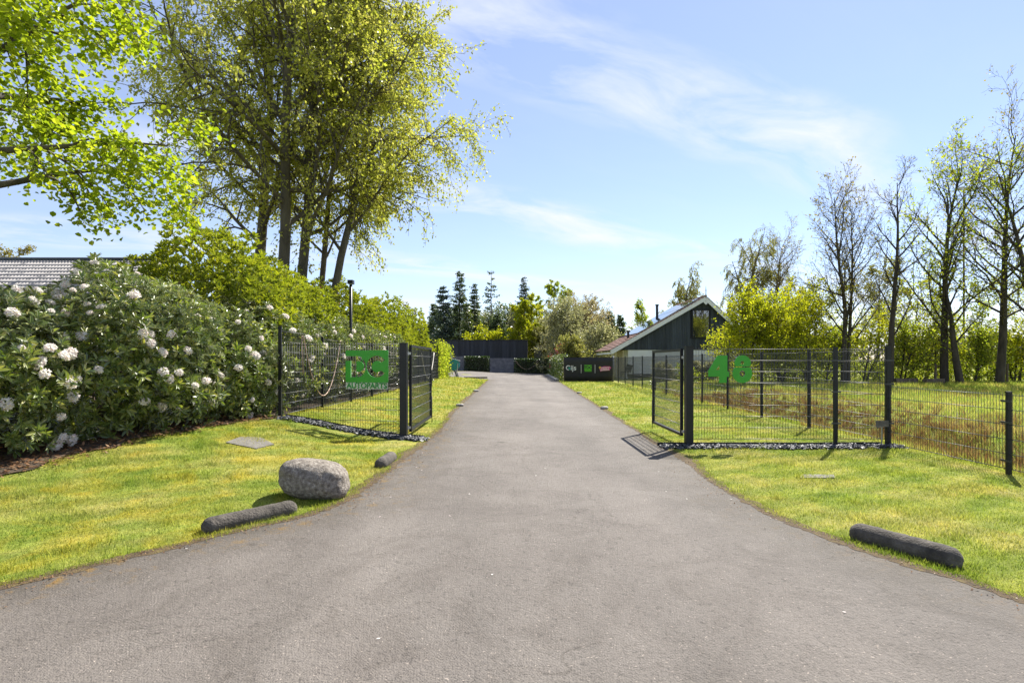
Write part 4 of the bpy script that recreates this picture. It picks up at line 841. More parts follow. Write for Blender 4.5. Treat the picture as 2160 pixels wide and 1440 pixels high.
# ------------------------------------------------------------------ banner
def banner():
    y = 41.6; x0, x1 = P(1190, 0, y)[0], P(1292, 0, y)[0]; zt, zb = P(0, 753.5, y)[2], P(0, 802, y)[2]; g0 = g1(5, y)
    t = thing('banner', 'black banner on posts with white Gijs and green TDC logos', 'banner', ((x0 + x1) / 2, y, g0))
    n = 40; xs = np.linspace(x0, x1, n); rows = np.linspace(zb, zt, 6); V = []
    for z in rows:
        for x in xs: V.append((x, y - 0.02 + 0.018 * math.sin((x - x0) * 5.1) * (0.4 + 0.6 * (zt - z)), z))
    F = [(r * n + i, r * n + i + 1, (r + 1) * n + i + 1, (r + 1) * n + i) for r in range(5) for i in range(n - 1)]
    b = MB().add(V, F); k = b.build('cloth', M['banner'], t, True); md = k.modifiers.new('thick', 'SOLIDIFY'); md.thickness = 0.006
    for x in (x0 + 0.02, x0 + 1.2, x0 + 2.36, x1 - 0.02): MB().box((x - 0.03, y + 0.02, g0 - 0.1), (x + 0.03, y + 0.07, zt + 0.04)).build('post', M['black_metal'], t)
    MB().tube([(x1 + 0.06, y, g0), (x1 + 0.06, y, zt + 0.1)], 0.045, 8).build('pole', M['steel'], t, True)
    MB().box((x0 + 0.06, y + 0.03, g0 + 0.0), (x1 - 0.06, y + 0.055, g0 + 0.09)).build('ground_board', M['black_board'], t)
    f = lambda u, v: np.array([x0 + (u - 490) / 1220 * (x1 - x0), y - 0.06, zt - (v - 160) / 600 * (zt - zb)]); AX = np.array([1.0, 0, 0]); AZ = np.array([0, 0, 1.0])
    link('lettering', text_mesh('lettering', 'ijs', 0.52, 0.004, (f(722, 437), AX, AZ), 0.008), M['print_white'], t)
    s = (x1 - x0) / 1220
    gc = [(math.cos(a) * 62 * s, math.sin(a) * 62 * s) for a in np.radians(np.linspace(40, 285, 22))] + [(math.cos(a) * 40 * s, math.sin(a) * 40 * s) for a in np.radians(np.linspace(285, 40, 22))]
    link('logo', poly_mesh('logo', gc, [], 0.004, (f(594, 430), AX, AZ)), M['print_white'], t)['label'] = 'white ring of the letter G'
    gt = [(-10 * s, 8 * s), (48 * s, 8 * s), (48 * s, -58 * s), (22 * s, -58 * s), (22 * s, -16 * s), (-10 * s, -16 * s)]
    link('logo', poly_mesh('logo', gt, [], 0.004, (f(594, 430) - [0, 0.003, 0], AX, AZ)), M['print_teal'], t)['label'] = 'teal bar of the letter G'
    for u in (916, 1266): link('divider', poly_mesh('divider', [(-5 * s, -108 * s), (5 * s, -108 * s), (5 * s, 108 * s), (-5 * s, 108 * s)], [], 0.004, (f(u, 460), AX, AZ)), M['print_white'], t)
    q = [(-92 * s, -66 * s), (92 * s, -66 * s), (92 * s, 66 * s), (-92 * s, 66 * s)]
    lg = link('logo', poly_mesh('logo', q, [], 0.004, (f(1090, 428), AX, AZ)), M['print_lime'], t); lg['label'] = 'lime green logo patch'
    link('lettering', text_mesh('lettering', 'TDC', 0.30, 0.004, (f(1090, 428) - [0, 0.005, 0], AX * 0.95, AZ), 0.016), M['print_black'], lg)
    link('logo', poly_mesh('logo', [(-88 * s, -9 * s), (88 * s, -9 * s), (88 * s, 9 * s), (-88 * s, 9 * s)], [], 0.004, (f(1090, 519), AX, AZ)), M['print_lime'], t)
    rg = np.random.default_rng(8)
    bl = [(-150, 20), (-135, 60), (-80, 45), (-20, 62), (60, 58), (110, 60), (155, 25), (120, -10), (118, -42), (20, -50), (-60, -52), (-120, -70), (-135, -20)]
    lg = link('logo', poly_mesh('logo', [(a * s, c * s) for a, c in bl], [], 0.004, (f(1520, 455), AX, AZ)), M['print_pink'], t); lg['label'] = 'pink and white party logo patch'
    link('lettering', text_mesh('lettering', 'FEEST', 0.235, 0.004, (f(1525, 447) - [0, 0.005, 0], unit(np.array([1.0, 0, 0.06])), AZ), 0.008, shear=0.1), M['print_rose'], lg)
    link('lettering', poly_mesh('lettering', [(-118 * s, -16 * s), (112 * s, -2 * s), (112 * s, 20 * s), (-118 * s, 8 * s)], [], 0.004, (f(1515, 494) - [0, 0.005, 0], AX, AZ)), M['print_rose'], lg)
    link('logo', poly_mesh('logo', [(math.cos(a) * 26 * s, math.sin(a) * 32 * s) for a in np.linspace(0, 6.28, 15)[:-1]], [], 0.004, (f(1388, 425) - [0, 0.006, 0], AX, AZ)), M['print_yellow'], t)
banner()

# ------------------------------------------------------------------ house with dark timber gable
def house():
    y0, y1 = 47.0, 55.0; q = lambda px, py: P(px, py, y0)
    eL = q(1290, 740); ap = q(1486, 628); wl = q(1325, 760)[0]; zmid = q(0, 738)[2]; sl_ = (ap[2] - eL[2]) / (ap[0] - eL[0]); sr = 0.93
    g0 = g1(12, y0); wr = ap[0] + 3.9; er = ap[0] + 4.3; zr = ap[2] - sr * (er - ap[0])
    t = thing('house', 'white and dark timber house with a long sloping tiled roof', 'house', (14, y0, g0))
    b = MB().box((wl, y0 + 0.06, g0 - 0.2), (wr, y1, zmid)); b.build('wall', M['white_paint'], t)
    roofz = lambda x: (eL[2] + (x - eL[0]) * sl_ if x < ap[0] else ap[2] - (x - ap[0]) * sr) - 0.10
    w0, w1 = q(1459, 0)[0], q(1498, 0)[0]; wz0, wz1 = q(0, 714)[2], q(0, 652)[2]
    x = q(1318, 0)[0]; bw = 0.215; i = 0; rg = np.random.default_rng(4)
    # backing wall behind the boards
    b = MB(); xa = q(1312, 0)[0]; pts = [(xa, zmid + 0.003), (wr, zmid + 0.003), (wr, roofz(wr)), (ap[0], roofz(ap[0])), (xa, max(roofz(xa), zmid + 0.05))]
    n = len(pts); b.add([(a, y0 + 0.05, c) for a, c in pts] + [(a, y1, c) for a, c in pts], [tuple(range(n)), tuple(range(2 * n - 1, n - 1, -1))] + [(k, n + k, n + (k + 1) % n, (k + 1) % n) for k in range(n)]); b.build('gable', M['black_board'], t)
    while x < wr:
        xe = min(x + bw - 0.012, wr); yo = y0 + 0.012 + 0.012 * (i % 2) + rg.uniform(0, 0.004)
        segs = [(zmid + 0.01, None)]
        if xe > w0 and x < w1: segs = [(zmid + 0.01, wz0), (wz1, None)]
        for z0, zt in segs:
            ta, tb = (roofz(x), roofz(xe)) if zt is None else (zt, zt)
            if min(ta, tb) <= z0 + 0.02: continue
            V = [(x, yo, z0), (xe, yo, z0), (xe, yo + 0.024, z0), (x, yo + 0.024, z0), (x, yo, ta), (xe, yo, tb), (xe, yo + 0.024, tb), (x, yo + 0.024, ta)]
            MB().add(V, BOXF).build('board', M['grey_board'], t)
        x += bw; i += 1
    # bargeboards, roof slopes in courses
    ov = 0.35
    MB().beam((eL[0] - 0.1, y0 - ov, eL[2] - 0.12), (ap[0], y0 - ov, ap[2] - 0.07), 0.05, 0.34, (0, 0, 1)).build('bargeboard', M['white_paint'], t)
    MB().beam((ap[0], y0 - ov + 0.003, ap[2] - 0.07), (er, y0 - ov + 0.003, zr - 0.12), 0.05, 0.34, (0, 0, 1)).build('bargeboard', M['white_paint'], t)
    for a, za, c, zc in ((eL[0] - 0.15, eL[2], ap[0], ap[2]), (er, zr, ap[0], ap[2])):
        L = math.hypot(c - a, zc - za); nc = int(L / 0.34); ux = (c - a) / L; uz = (zc - za) / L; nx, nz = (-uz, ux) if ux > 0 else (uz, -ux)
        deck = MB(); deck.beam(((a + c) / 2 - 0 * nx, y0 - ov + 0.03, (za + zc) / 2), ((a + c) / 2, y1, (za + zc) / 2), 0.01, 0.01)
        V = []
        for yy in (y0 - ov + 0.03, y1):
            V += [(a, yy, za), (c, yy, zc), (c + nx * 0.05, yy, zc + nz * 0.05), (a + nx * 0.05, yy, za + nz * 0.05)]
        rf = MB().add(V, BOXF_R).build('roof', M['black_board'], t)
        for k in range(nc):
            s0, s1 = k * L / nc, (k + 1) * L / nc + 0.05; s1 = min(s1, L); h0, h1 = 0.115, 0.062; V = []
            for yy in (y0 - ov - 0.03, y1):
                V += [(a + ux * s0 + nx * 0.055, yy, za + uz * s0 + nz * 0.055), (a + ux * s1 + nx * 0.052, yy, za + uz * s1 + nz * 0.052), (a + ux * s1 + nx * h1, yy, za + uz * s1 + nz * h1), (a + ux * s0 + nx * h0, yy, za + uz * s0 + nz * h0)]
            MB().add(V, BOXF_R).build('tile_course', M['roof_tile'], rf)
    uL = unit(np.array([ap[0] - eL[0], 0, ap[2] - eL[2]])); nL = np.array([-uL[2], 0, uL[0]]); LL = np.linalg.norm(ap - eL)
    for r_ in range(3):
        for k_ in range(6):
            o_ = eL + uL * (LL * 0.30 + r_ * LL * 0.222) + nL * 0.17; ya = y0 + 0.1 + k_ * 1.28; V = []
            for yy in (ya, ya + 1.24): V += [o_ * [1, 0, 1] + [0, yy, 0], (o_ + uL * LL * 0.214) * [1, 0, 1] + [0, yy, 0], (o_ + uL * LL * 0.214 + nL * 0.05) * [1, 0, 1] + [0, yy, 0], (o_ + nL * 0.05) * [1, 0, 1] + [0, yy, 0]]
            MB().add(V, BOXF_R).build('solar_panel', M['window_glass'], t)
    MB().tube([(ap[0], y0 - ov, ap[2] + 0.12), (ap[0], y1, ap[2] + 0.12)], 0.10, 8).build('ridge', M['roof_tile'], t, True)
    MB().tube([(ap[0], y0 - ov, ap[2] + 0.1), (ap[0], y0 - ov, ap[2] + 0.45), (ap[0], y0 - ov, ap[2] + 0.5), (ap[0], y0 - ov, ap[2] + 0.95)], [0.045, 0.03, 0.045, 0.012], 6).build('finial', M['grey_plastic'], t, True)
    # small cut-out ornament at the top of the gable
    MB().add([(ap[0] - 0.28, y0 - ov - 0.03, ap[2] - 0.32), (ap[0] + 0.28, y0 - ov - 0.03, ap[2] - 0.32), (ap[0], y0 - ov - 0.03, ap[2] - 0.62), (ap[0] - 0.28, y0 - ov + 0.01, ap[2] - 0.32), (ap[0] + 0.28, y0 - ov + 0.01, ap[2] - 0.32), (ap[0], y0 - ov + 0.01, ap[2] - 0.62)], [(0, 2, 1), (3, 4, 5), (0, 1, 4, 3), (1, 2, 5, 4), (2, 0, 3, 5)]).build('gable_ornament', M['white_paint'], t)
    fr = MB(); e = 0.11
    for a, c in (((w0, wz0), (w0 + e, wz1)), ((w1 - e, wz0), (w1, wz1)), ((w0 + e, wz0), (w1 - e, wz0 + e)), ((w0 + e, wz1 - e), (w1 - e, wz1))): fr.box((a[0], y0 - 0.05, a[1]), (c[0], y0 + 0.045, c[1]))
    wn = fr.build('window', M['black_metal'], t); MB().box((w0 + e, y0 - 0.01, wz0 + e), (w1 - e, y0 + 0.02, wz1 - e)).build('pane', M['window_glass'], wn)
    # porch under the left overhang: cream wall, posts
    MB().box((eL[0] + 0.75, y0 + 1.6, g0), (wl - 0.004, y0 + 1.75, zmid + 0.25)).build('porch_wall', M['cream_paint'], t)
    for xx in (eL[0] + 0.35, wl - 0.35): MB().box((xx - 0.06, y0 + 0.2, g0), (xx + 0.06, y0 + 0.32, zmid - 0.02)).build('porch_post', M['cream_paint'], t)
    MB().box((wl - 0.01, y0 + 0.03, g0 - 0.1), (wr + 0.01, y0 + 0.055, g0 + 0.28)).build('plinth', M['black_board'], t)
    MB().box((eL[0] - 0.06, y0 - 0.2, eL[2] - 0.25), (eL[0] + 0.06, y1, eL[2] - 0.12)).build('gutter', M['white_paint'], t)
    fx_ = P(1386, 0, 50.5); ft = P(1386, 642, 50.5); zb = eL[2] + (ft[0] - eL[0]) * sl_ 
    fl = MB().tube([(ft[0], 50.5, zb - 0.1), (ft[0], 50.5, ft[2] - 0.1)], 0.12, 12).build('flue', M['grey_board'], t, True); MB().tube([(ft[0], 50.5, ft[2] - 0.1), (ft[0], 50.5, ft[2])], 0.16, 12).build('flue_cap', M['grey_board'], fl)
    vt = P(1325, 700, 48.5); zb = eL[2] + (vt[0] - eL[0]) * sl_
    MB().tube([(vt[0], 48.5, zb), (vt[0], 48.5, vt[2])], 0.10, 10).tube([(vt[0], 48.5, vt[2]), (vt[0], 48.5, vt[2] + 0.13)], 0.19, 10).build('roof_vent', M['black_metal'], t)
    # garden chair on the porch
    cx, cy = eL[0] + 1.0, y0 - 0.4; ch = thing('garden_chair', 'small dark garden chair standing under the porch of the house', 'chair', (cx, cy, g0))
    MB().box((cx - 0.28, cy - 0.26, g0 + 0.42), (cx + 0.28, cy + 0.26, g0 + 0.47)).build('seat', M['black_metal'], ch); MB().beam((cx + 0.27, cy, g0 + 0.47), (cx + 0.42, cy, g0 + 1.05), 0.5, 0.05).build('backrest', M['black_metal'], ch)
    for a in (-0.25, 0.25):
        for c in (-0.23, 0.23): MB().tube([(cx + a, cy + c, g0 + 0.42), (cx + a * 1.2, cy + c, g0)], 0.02, 5).build('leg', M['black_metal'], ch)
BOXF_R = [(0, 1, 2, 3), (7, 6, 5, 4), (0, 4, 5, 1), (1, 5, 6, 2), (2, 6, 7, 3), (3, 7, 4, 0)]
house()

# ------------------------------------------------------------------ black building, block walls, clipped hedges at the yard end
def yard_end():
    y = 69.0; xL, xR = P(900, 0, y)[0], P(1113, 0, y)[0]; zt = P(0, 718, y)[2]; zb = P(0, 758, y)[2]; g0 = 0.0; dep = 7.0
    t = thing('black_building', 'long low building clad in black vertical boards behind the yard', 'building', ((xL + xR) / 2, y, g0))
    MB().box((xL, y + 0.04, g0), (xR - 0.02, y + dep, zt - 0.03)).build('wall', M['black_board'], t)
    x = xL; i = 0
    while x < xR - 0.05:
        xe = min(x + 0.27, xR); yo = y + 0.012 * (i % 2); MB().box((x, yo, g0 + 0.6), (xe - 0.012, yo + 0.035, zt - 0.004)).build('board', M['black_board'], t); x += 0.27; i += 1
    MB().box((xL - 0.05, y - 0.05, zt), (xR + 0.05, y + dep + 0.05, zt + 0.09)).build('roof_edge', M['black_metal'], t)
    MB().box((xR - 0.018, y + 0.06, zt - 0.75), (xR + 0.02, y + dep, zt - 0.006)).build('end_fascia', M['wood_trim'], t)
    MB().box((xR - 0.018, y + 0.06, g0), (xR + 0.02, y + 2.2, zt - 0.76)).build('end_wall', M['wood_trim'], t)
    d = MB().box((xR - 0.018, y + 2.22, g0), (xR + 0.015, y + 3.4, zt - 0.76)).build('door', M['grey_board'], t); MB().tube([(xR + 0.03, y + 2.4, 2.4), (xR + 0.03, y + 2.4, 2.75)], 0.03, 6).build('handle', M['steel'], d)
    MB().box((xR - 0.018, y + 3.42, g0), (xR + 0.06, y + 4.6, zt - 0.76)).build('door_frame', M['white_paint'], t)
    x0, x1 = P(1127, 0, y + 4)[0], P(1143, 0, y + 4)[0]; zf = P(0, 730, y + 4)[2]; t = thing('board_fence', 'dark board fence right of the black building', 'fence', ((x0 + x1) / 2, y + 4, 0))
    n = 6; w = (x1 - x0) / n
    for k in range(n): MB().box((x0 + k * w, y + 4, g0), (x0 + (k + 1) * w - 0.015, y + 4.04, zf)).build('board', M['grey_board'], t)
    MB().box((x0, y + 4.045, 1.0), (x1, y + 4.1, 1.12)).build('rail', M['black_board'], t)
    yw = 66.4
    bw, bh = 0.30, 0.245
    me = MB().box((-bw / 2 + 0.006, 0, 0.004), (bw / 2 - 0.006, 0.2, bh - 0.008)).mesh('block'); me.materials.append(M['grey_block'])
    for a, c, lab in ((950, 979, 'grey block wall left of the near clipped hedge at the yard end'), (1033, 1084, 'grey block wall between the two clipped hedges at the yard end')):
        x0, x1 = P(a, 0, yw)[0], P(c, 0, yw)[0]; gz = g1((x0 + x1) / 2, yw); t = thing('block_wall', lab, 'wall', ((x0 + x1) / 2, yw, gz)); nr = 7
        MB().box((x0 + 0.02, yw + 0.03, gz - 0.05), (x1 - 0.02, yw + 0.19, gz + nr * bh - 0.02)).build('core', M['grey_block'], t)
        for r in range(nr):
            x = x0 + bw / 2 + (bw / 2 if r % 2 else 0)
            while x < x1 - bw / 2 + 0.01: link('block', me, None, t, (x, yw, gz + r * bh)); x += bw
    for a, c, lab, seed in ((980, 1032, 'clipped dark green hedge block left of the middle grey wall', 5), (1085, 1160, 'long clipped dark hedge at the right of the yard end', 6)):
        x0, x1 = P(a, 0, yw)[0], P(c, 0, yw)[0]; rg = np.random.default_rng(seed); gz = g1((x0 + x1) / 2, yw); t = thing('clipped_hedge', lab, 'hedge', ((x0 + x1) / 2, yw, gz)); h = 1.72
        n = int(5200 * (x1 - x0) / 3); u = rg.uniform(0, 1, (n, 3)); f = rg.integers(0, 3, n)
        Q = np.stack([x0 + u[:, 0] * (x1 - x0), yw - 0.15 + u[:, 1] * 0.75, gz + 0.02 + u[:, 2] * h], -1); Q[f == 0, 1] = yw - 0.15 + np.abs(rg.normal(0, 0.06, (f == 0).sum())); Q[f == 1, 2] = gz + h - np.abs(rg.normal(0, 0.07, (f == 1).sum()))
        V, F = diamond(Q, unit(rand_dirs(rg, n) + np.array([0, -0.5, 0.3])), rand_dirs(rg, n), 0.10, 0.075); o = link('foliage', np_mesh('foliage', V, [F]), M['leaf_hedge'], t); o['kind'] = 'stuff'
        MB().box((x0 + 0.1, yw + 0.05, gz), (x1 - 0.1, yw + 0.4, gz + h - 0.2)).build('twig_core', M['bark_dark'], t)
yard_end()
def ivy_screen(name, label, pts, h, thick, leafm, seed, dens=700, cat='hedge', trunks=0, size=0.075, top=None):
    """fence grown over with ivy, following ground points"""
    rg = np.random.default_rng(seed); c = np.mean(pts, 0); t = thing(name, label, cat, (c[0], c[1], g1(c[0], c[1]))); QQ = []; NNs = []
    for a, b in zip(pts[:-1], pts[1:]):
        a = np.array(a, float); b = np.array(b, float); L = np.linalg.norm(b - a); d = (b - a) / L; nr = np.array([d[1], -d[0]])
        n = int(dens * L * h); u = rg.uniform(0, 1, n); v = rg.uniform(0, 1, n) ** 0.8; s = rg.normal(0, 0.5, n) * thick * (1 + 0.5 * np.sin(u * L * 4.0)); hh = h * (1 + 0.06 * np.sin(u * L * 3.1 + 1) + 0.05 * np.sin(u * L * 7.7))
        p = a + u[:, None] * (b - a) + s[:, None] * nr; QQ.append(np.stack([p[:, 0], p[:, 1], ground(p[:, 0], p[:, 1]) + 0.03 + v * hh], -1))
        for k in range(int(L / 0.9) + 1):
            q = a + d * min(k * 0.9, L); MB().box((q[0] - 0.03, q[1] - 0.03, g1(*q) - 0.03), (q[0] + 0.03, q[1] + 0.03, g1(*q) + h * 0.95)).build('post', M['wood_trim' if trunks else 'black_metal'], t)
    Q = np.concatenate(QQ); n = len(Q); V, F = diamond(Q, unit(rand_dirs(rg, n) + np.array([0, -0.5, -0.35])), unit(rand_dirs(rg, n) + np.array([0, -0.8, 0.6])), size * rg.uniform(0.7, 1.4, n), size * 0.85)
    o = link('foliage', np_mesh('foliage', V, [F]), M[leafm], t); o['kind'] = 'stuff'
ivy_screen('ivy_screen', 'ivy covered fence running back from the black banner', [(3.86, 42.2), (3.95, 47), (4.1, 54), (4.3, 64)], 1.85, 0.22, 'leaf_ivy', 31, 420, trunks=1, size=0.10)
ivy_screen('ivy_screen', 'bright ivy heaped over the far end of the left fence', [(lx(37) + 0.0, 37), (lx(40), 40), (lx(44), 44)], 2.35, 0.30, 'leaf_fresh', 32, 330, size=0.11)

# grey sheet roof at the far left
def barn():
    y0, y1 = 22.0, 27.0; x0, x1 = -30.0, -16.2; ze = 3.6; zr = P(0, 548, y1)[2]; g0 = g1(-20, 24)
    t = thing('barn', 'building with a pale grey corrugated roof behind the white flowering shrub', 'building', ((x0 + x1) / 2, (y0 + y1) / 2, g0))
    MB().box((x0 + 0.4, y0 + 0.4, g0 - 0.2), (x1 - 0.4, y1 + 4, ze - 0.05)).build('wall', M['grey_board'], t)
    n = 600; xs = np.linspace(x0, x1, n); w = 0.025 * np.sin(xs * 2 * math.pi / 0.146); rows = 13
    for r in range(rows):
        t0, t1 = r / rows, (r + 1) / rows + 0.02; V = []
        for tt, lift in ((t0, 0.010), (min(t1, 1), 0.0)):
            V.append(np.stack([xs, np.full(n, y0 + tt * (y1 - y0)), ze + tt * (zr - ze) + w + lift], -1))
        i = np.arange(n - 1); F = np.stack([i, i + 1, n + i + 1, n + i], -1); o = link('roof_sheet', np_mesh('roof_sheet', np.concatenate(V), [F], True), M['grey_sheet'], t); md = o.modifiers.new('thick', 'SOLIDIFY'); md.thickness = 0.012
    MB().tube([(x0, y1, zr + 0.03), (x1, y1, zr + 0.03)], 0.09, 8).build('ridge_cap', M['grey_board'], t, True)
    MB().add([(x0, y1 + 0.03, zr - 0.02), (x1, y1 + 0.03, zr - 0.02), (x1, y1 + 4.4, ze + 0.2), (x0, y1 + 4.4, ze + 0.2)], [(0, 1, 2, 3)]).build('rear_roof', M['grey_sheet'], t)
barn()

def debris():
    rg = np.random.default_rng(91); n = 26; X = rg.uniform(-3, 3, n); Y = rg.uniform(2.9, 9, n); k = (X > xl(Y) + 0.1) & (X < xr(Y) - 0.1); X, Y = X[k], Y[k]; n = len(X); Q = np.stack([X, Y, ground(X, Y) + 0.011], -1)
    V, F = diamond(Q, unit(rand_dirs(rg, n) * [1, 1, 0.1]), np.tile([[0, 0, 1.0]], (n, 1)), 0.028, 0.018); tag(link('fallen_petals', np_mesh('fallen_petals', V, [F]), M['flower']), 'few tiny white petals fallen on the asphalt', 'petals', kind='stuff')
    n = 1500; Y = rg.uniform(2.6, 14, n); s = np.abs(rg.normal(0, 0.16, n)); L_ = rg.uniform(0, 1, n) < 0.7; X = np.where(L_, xl(Y) + s, xr(Y) - s); Q = np.stack([X, Y, ground(X, Y) + 0.012 + rg.uniform(0, 0.006, n)], -1)
    V, F = diamond(Q, unit(rand_dirs(rg, n) * [1, 1, 0.3]), unit(rand_dirs(rg, n) * 0.5 + [0, 0, 1.0]), 0.022 * rg.uniform(0.5, 1.5, n), 0.010); tag(link('plant_debris', np_mesh('plant_debris', V, [F]), M['litter']), 'crumbs of dry moss and leaves along the driveway edges', 'debris', kind='stuff')
debris()

# ------------------------------------------------------------------ shrubs on the left
def zc(x, y, z): return (x, y, z)
sel = lambda p, rg: rg.uniform() < (0.3 if p[0] > -5.2 else 1.0) * (0.16 + 0.84 * float(np.exp(-((p[2] - 2.0 + 0.55 * (p[0] + 6.0)) / 0.7) ** 2)))
shrub('rhododendron', 'huge white flowering rhododendron in the left foreground', 'shrub',
      [((-8.9, 6.7, 1.22), (1.7, 1.5, 1.10)), ((-7.45, 7.75, 1.28), (1.62, 1.45, 1.20)), ((-6.45, 9.2, 1.48), (1.6, 1.45, 1.42)), ((-5.75, 10.75, 1.30), (1.30, 1.25, 1.18)), ((-7.9, 9.9, 1.4), (1.6, 1.5, 1.15))],
      'leaf_rhodo', 48, 8, 0.125, 0.040, 101, flowers=135, nstems=46, single=296, lump=0.09, flower_sel=sel, zmin=0.04)
for i, (y, x, h, lab) in enumerate(((12.8, -5.75, 2.45, 'white flowering rhododendron behind the fence left of the green sign'), (15.6, -5.75, 2.4, 'white flowering rhododendron behind the fence beside the lamp pole'), (18.6, -5.75, 2.5, 'white flowering rhododendron behind the fence, third one back'), (22.0, -5.95, 2.5, 'white flowering rhododendron behind the fence, fourth one back'), (26.0, -6.05, 2.6, 'flowering rhododendron farthest back along the left fence'))):
    gz = g1(x, y); shrub('rhododendron', lab, 'shrub', [((x, y, gz + h * 0.48), (1.35, 1.75, h * 0.5)), ((x - 0.9, y + 1.3, gz + h * 0.55), (1.3, 1.4, h * 0.52))], 'leaf_rhodo', 36 if i < 3 else 26, 8, 0.12 if i < 3 else 0.15, 0.042 if i < 3 else 0.055, 120 + i, 'white flowering shrubs along the left fence', flowers=40 if i < 3 else 26, nstems=10, lump=0.10, inner=(1.0, 0.85))
for i, (x, y, h, rx, ry, lab) in enumerate(((-6.85, 12.9, 4.0, 1.75, 1.6, 'tall bright green laurel rising behind the huge white flowering shrub'), (-6.9, 16.2, 3.9, 1.6, 1.9, 'bright green laurel below the leaning beech trunks'), (-7.7, 20.0, 3.95, 1.9, 2.3, 'bright green laurel just left of the lamp pole top'), (-7.6, 25.0, 4.2, 1.8, 2.6, 'bright green laurel right of the lamp pole'), (-7.0, 30.5, 4.35, 1.6, 2.8, 'green laurel beyond the lamp pole, second one'), (-6.7, 36.5, 4.2, 1.35, 2.8, 'green laurel at the far end of the left hedge row'))):
    gz = g1(x, y); far = i > 1
    shrub('laurel', lab, 'shrub', [((x, y, gz + h * 0.47), (rx, ry, h * 0.53)), ((x - 0.6, y + 0.8, gz + h * 0.42), (rx, ry * 0.9, h * 0.45)), ((x + 0.4, y - 0.6, gz + h * 0.36), (rx * 0.9, ry * 0.8, h * 0.40))], 'leaf_laurel', 24 if far else 38, 7, 0.17 if far else 0.14, 0.06 if far else 0.05, 140 + i, 'bright green laurels behind the left fence', nstems=8, upb=1.2, spread=(0.25, 1.0), lump=0.13, inner=(1.0, 0.82))
gz = g1(-8.7, 27.5)
t = thing('red_azalea', 'small red flowering shrub at the foot of the rightmost beech trunk', 'shrub', (-8.9, 27.0, gz)); rg = np.random.default_rng(9)
Q, Nn = shrub_points(rg, [((-8.75, 26.0, 4.35), (0.75, 0.6, 0.5))], 90, (1.0, 0.7)); V, F = diamond(Q, unit(Nn + rand_dirs(rg, len(Q))), rand_dirs(rg, len(Q)), 0.12, 0.09); o = link('flowers', np_mesh('flowers', V, [F]), M['flower_red'], t); o['kind'] = 'stuff'
link('stem', tubes_mesh('stem', [(np.array([(-8.9, 26.6, gz), (-8.85, 26.3, 2.4), (-8.8, 26.0, 4.4)]), np.array([0.06, 0.05, 0.02]), 1)]), M['bark_brown'], t)
# fallen leaves under the big shrub
rg = np.random.default_rng(14); n = 5200; Y = rg.uniform(5.2, 10.8, n); X = xbed(Y) - rg.uniform(-0.15, 2.0, n) ** 1.0 + rg.normal(0, 0.08, n); Q = np.stack([X, Y, ground(X, Y) + 0.028 + rg.uniform(0, 0.015, n)], -1)
V, F = diamond(Q, unit(rand_dirs(rg, n) * np.array([1, 1, 0.25])), unit(rand_dirs(rg, n) * 0.4 + np.array([0, 0, 1])), 0.07, 0.032); tag(link('leaf_litter', np_mesh('leaf_litter', V, [F]), M['litter']), 'brown fallen leaves on the soil under the big shrub', 'fallen leaves', kind='stuff')

# ------------------------------------------------------------------ beech trees on the left
def beech(px, Z, H, r, lean, seed, label, wide=1.0, fork=0.33):
    rg = np.random.default_rng(seed); x = (px - CX) / FPX * Z; base = (x, Z, g1(x, Z) - 0.1)
    spec = [dict(seg=9, wig=0.05, up=0.03, tap=0.25, k=20, t0=fork, ang=62, angv=11, angd=26, rat=0.43 * wide, dec=0.34, rr=0.36),
            dict(seg=8, wig=0.10, up=0.012, tap=0.15, k=10, t0=0.20, ang=46, angv=13, rat=0.46, dec=0.42, rr=0.45),
            dict(seg=6, wig=0.13, up=-0.13, tap=0.25, k=7, t0=0.12, ang=44, angv=14, rat=0.60, dec=0.4, rr=0.5),
            dict(seg=4, wig=0.14, up=-0.24, tap=0.3)]
    lines = grow(rg, base, (lean[0], lean[1], 1), H, r * 0.85, spec)
    return tree('beech_tree', label, 'tree', base, lines, 'bark_grey', 'leaf_beech', (2, 3), {2: 9, 3: 20}, 0.128, rg, 0.085, 0.66, 0.30, 'beech trees behind the left shrubs', sides=(12, 7, 4, 3), rmin=0.006)
beech(538, 26.0, 19.0, 0.36, (-0.05, 0.02), 201, 'leftmost beech of the group, thick upright trunk', 1.10)
beech(590, 23.5, 19.5, 0.33, (-0.02, -0.02), 202, 'beech with a dark straight trunk, second from the left', 1.0)
beech(626, 24.5, 18.0, 0.31, (0.03, 0.03), 203, 'beech with a thick trunk in the middle of the group', 1.0)
beech(657, 26.5, 17.0, 0.20, (0.03, 0.0), 204, 'slender beech between the middle and the leaning trunk', 0.95)
beech(678, 24.0, 17.5, 0.24, (0.12, -0.02), 205, 'rightmost beech, its pale trunk leaning to the right', 0.84)

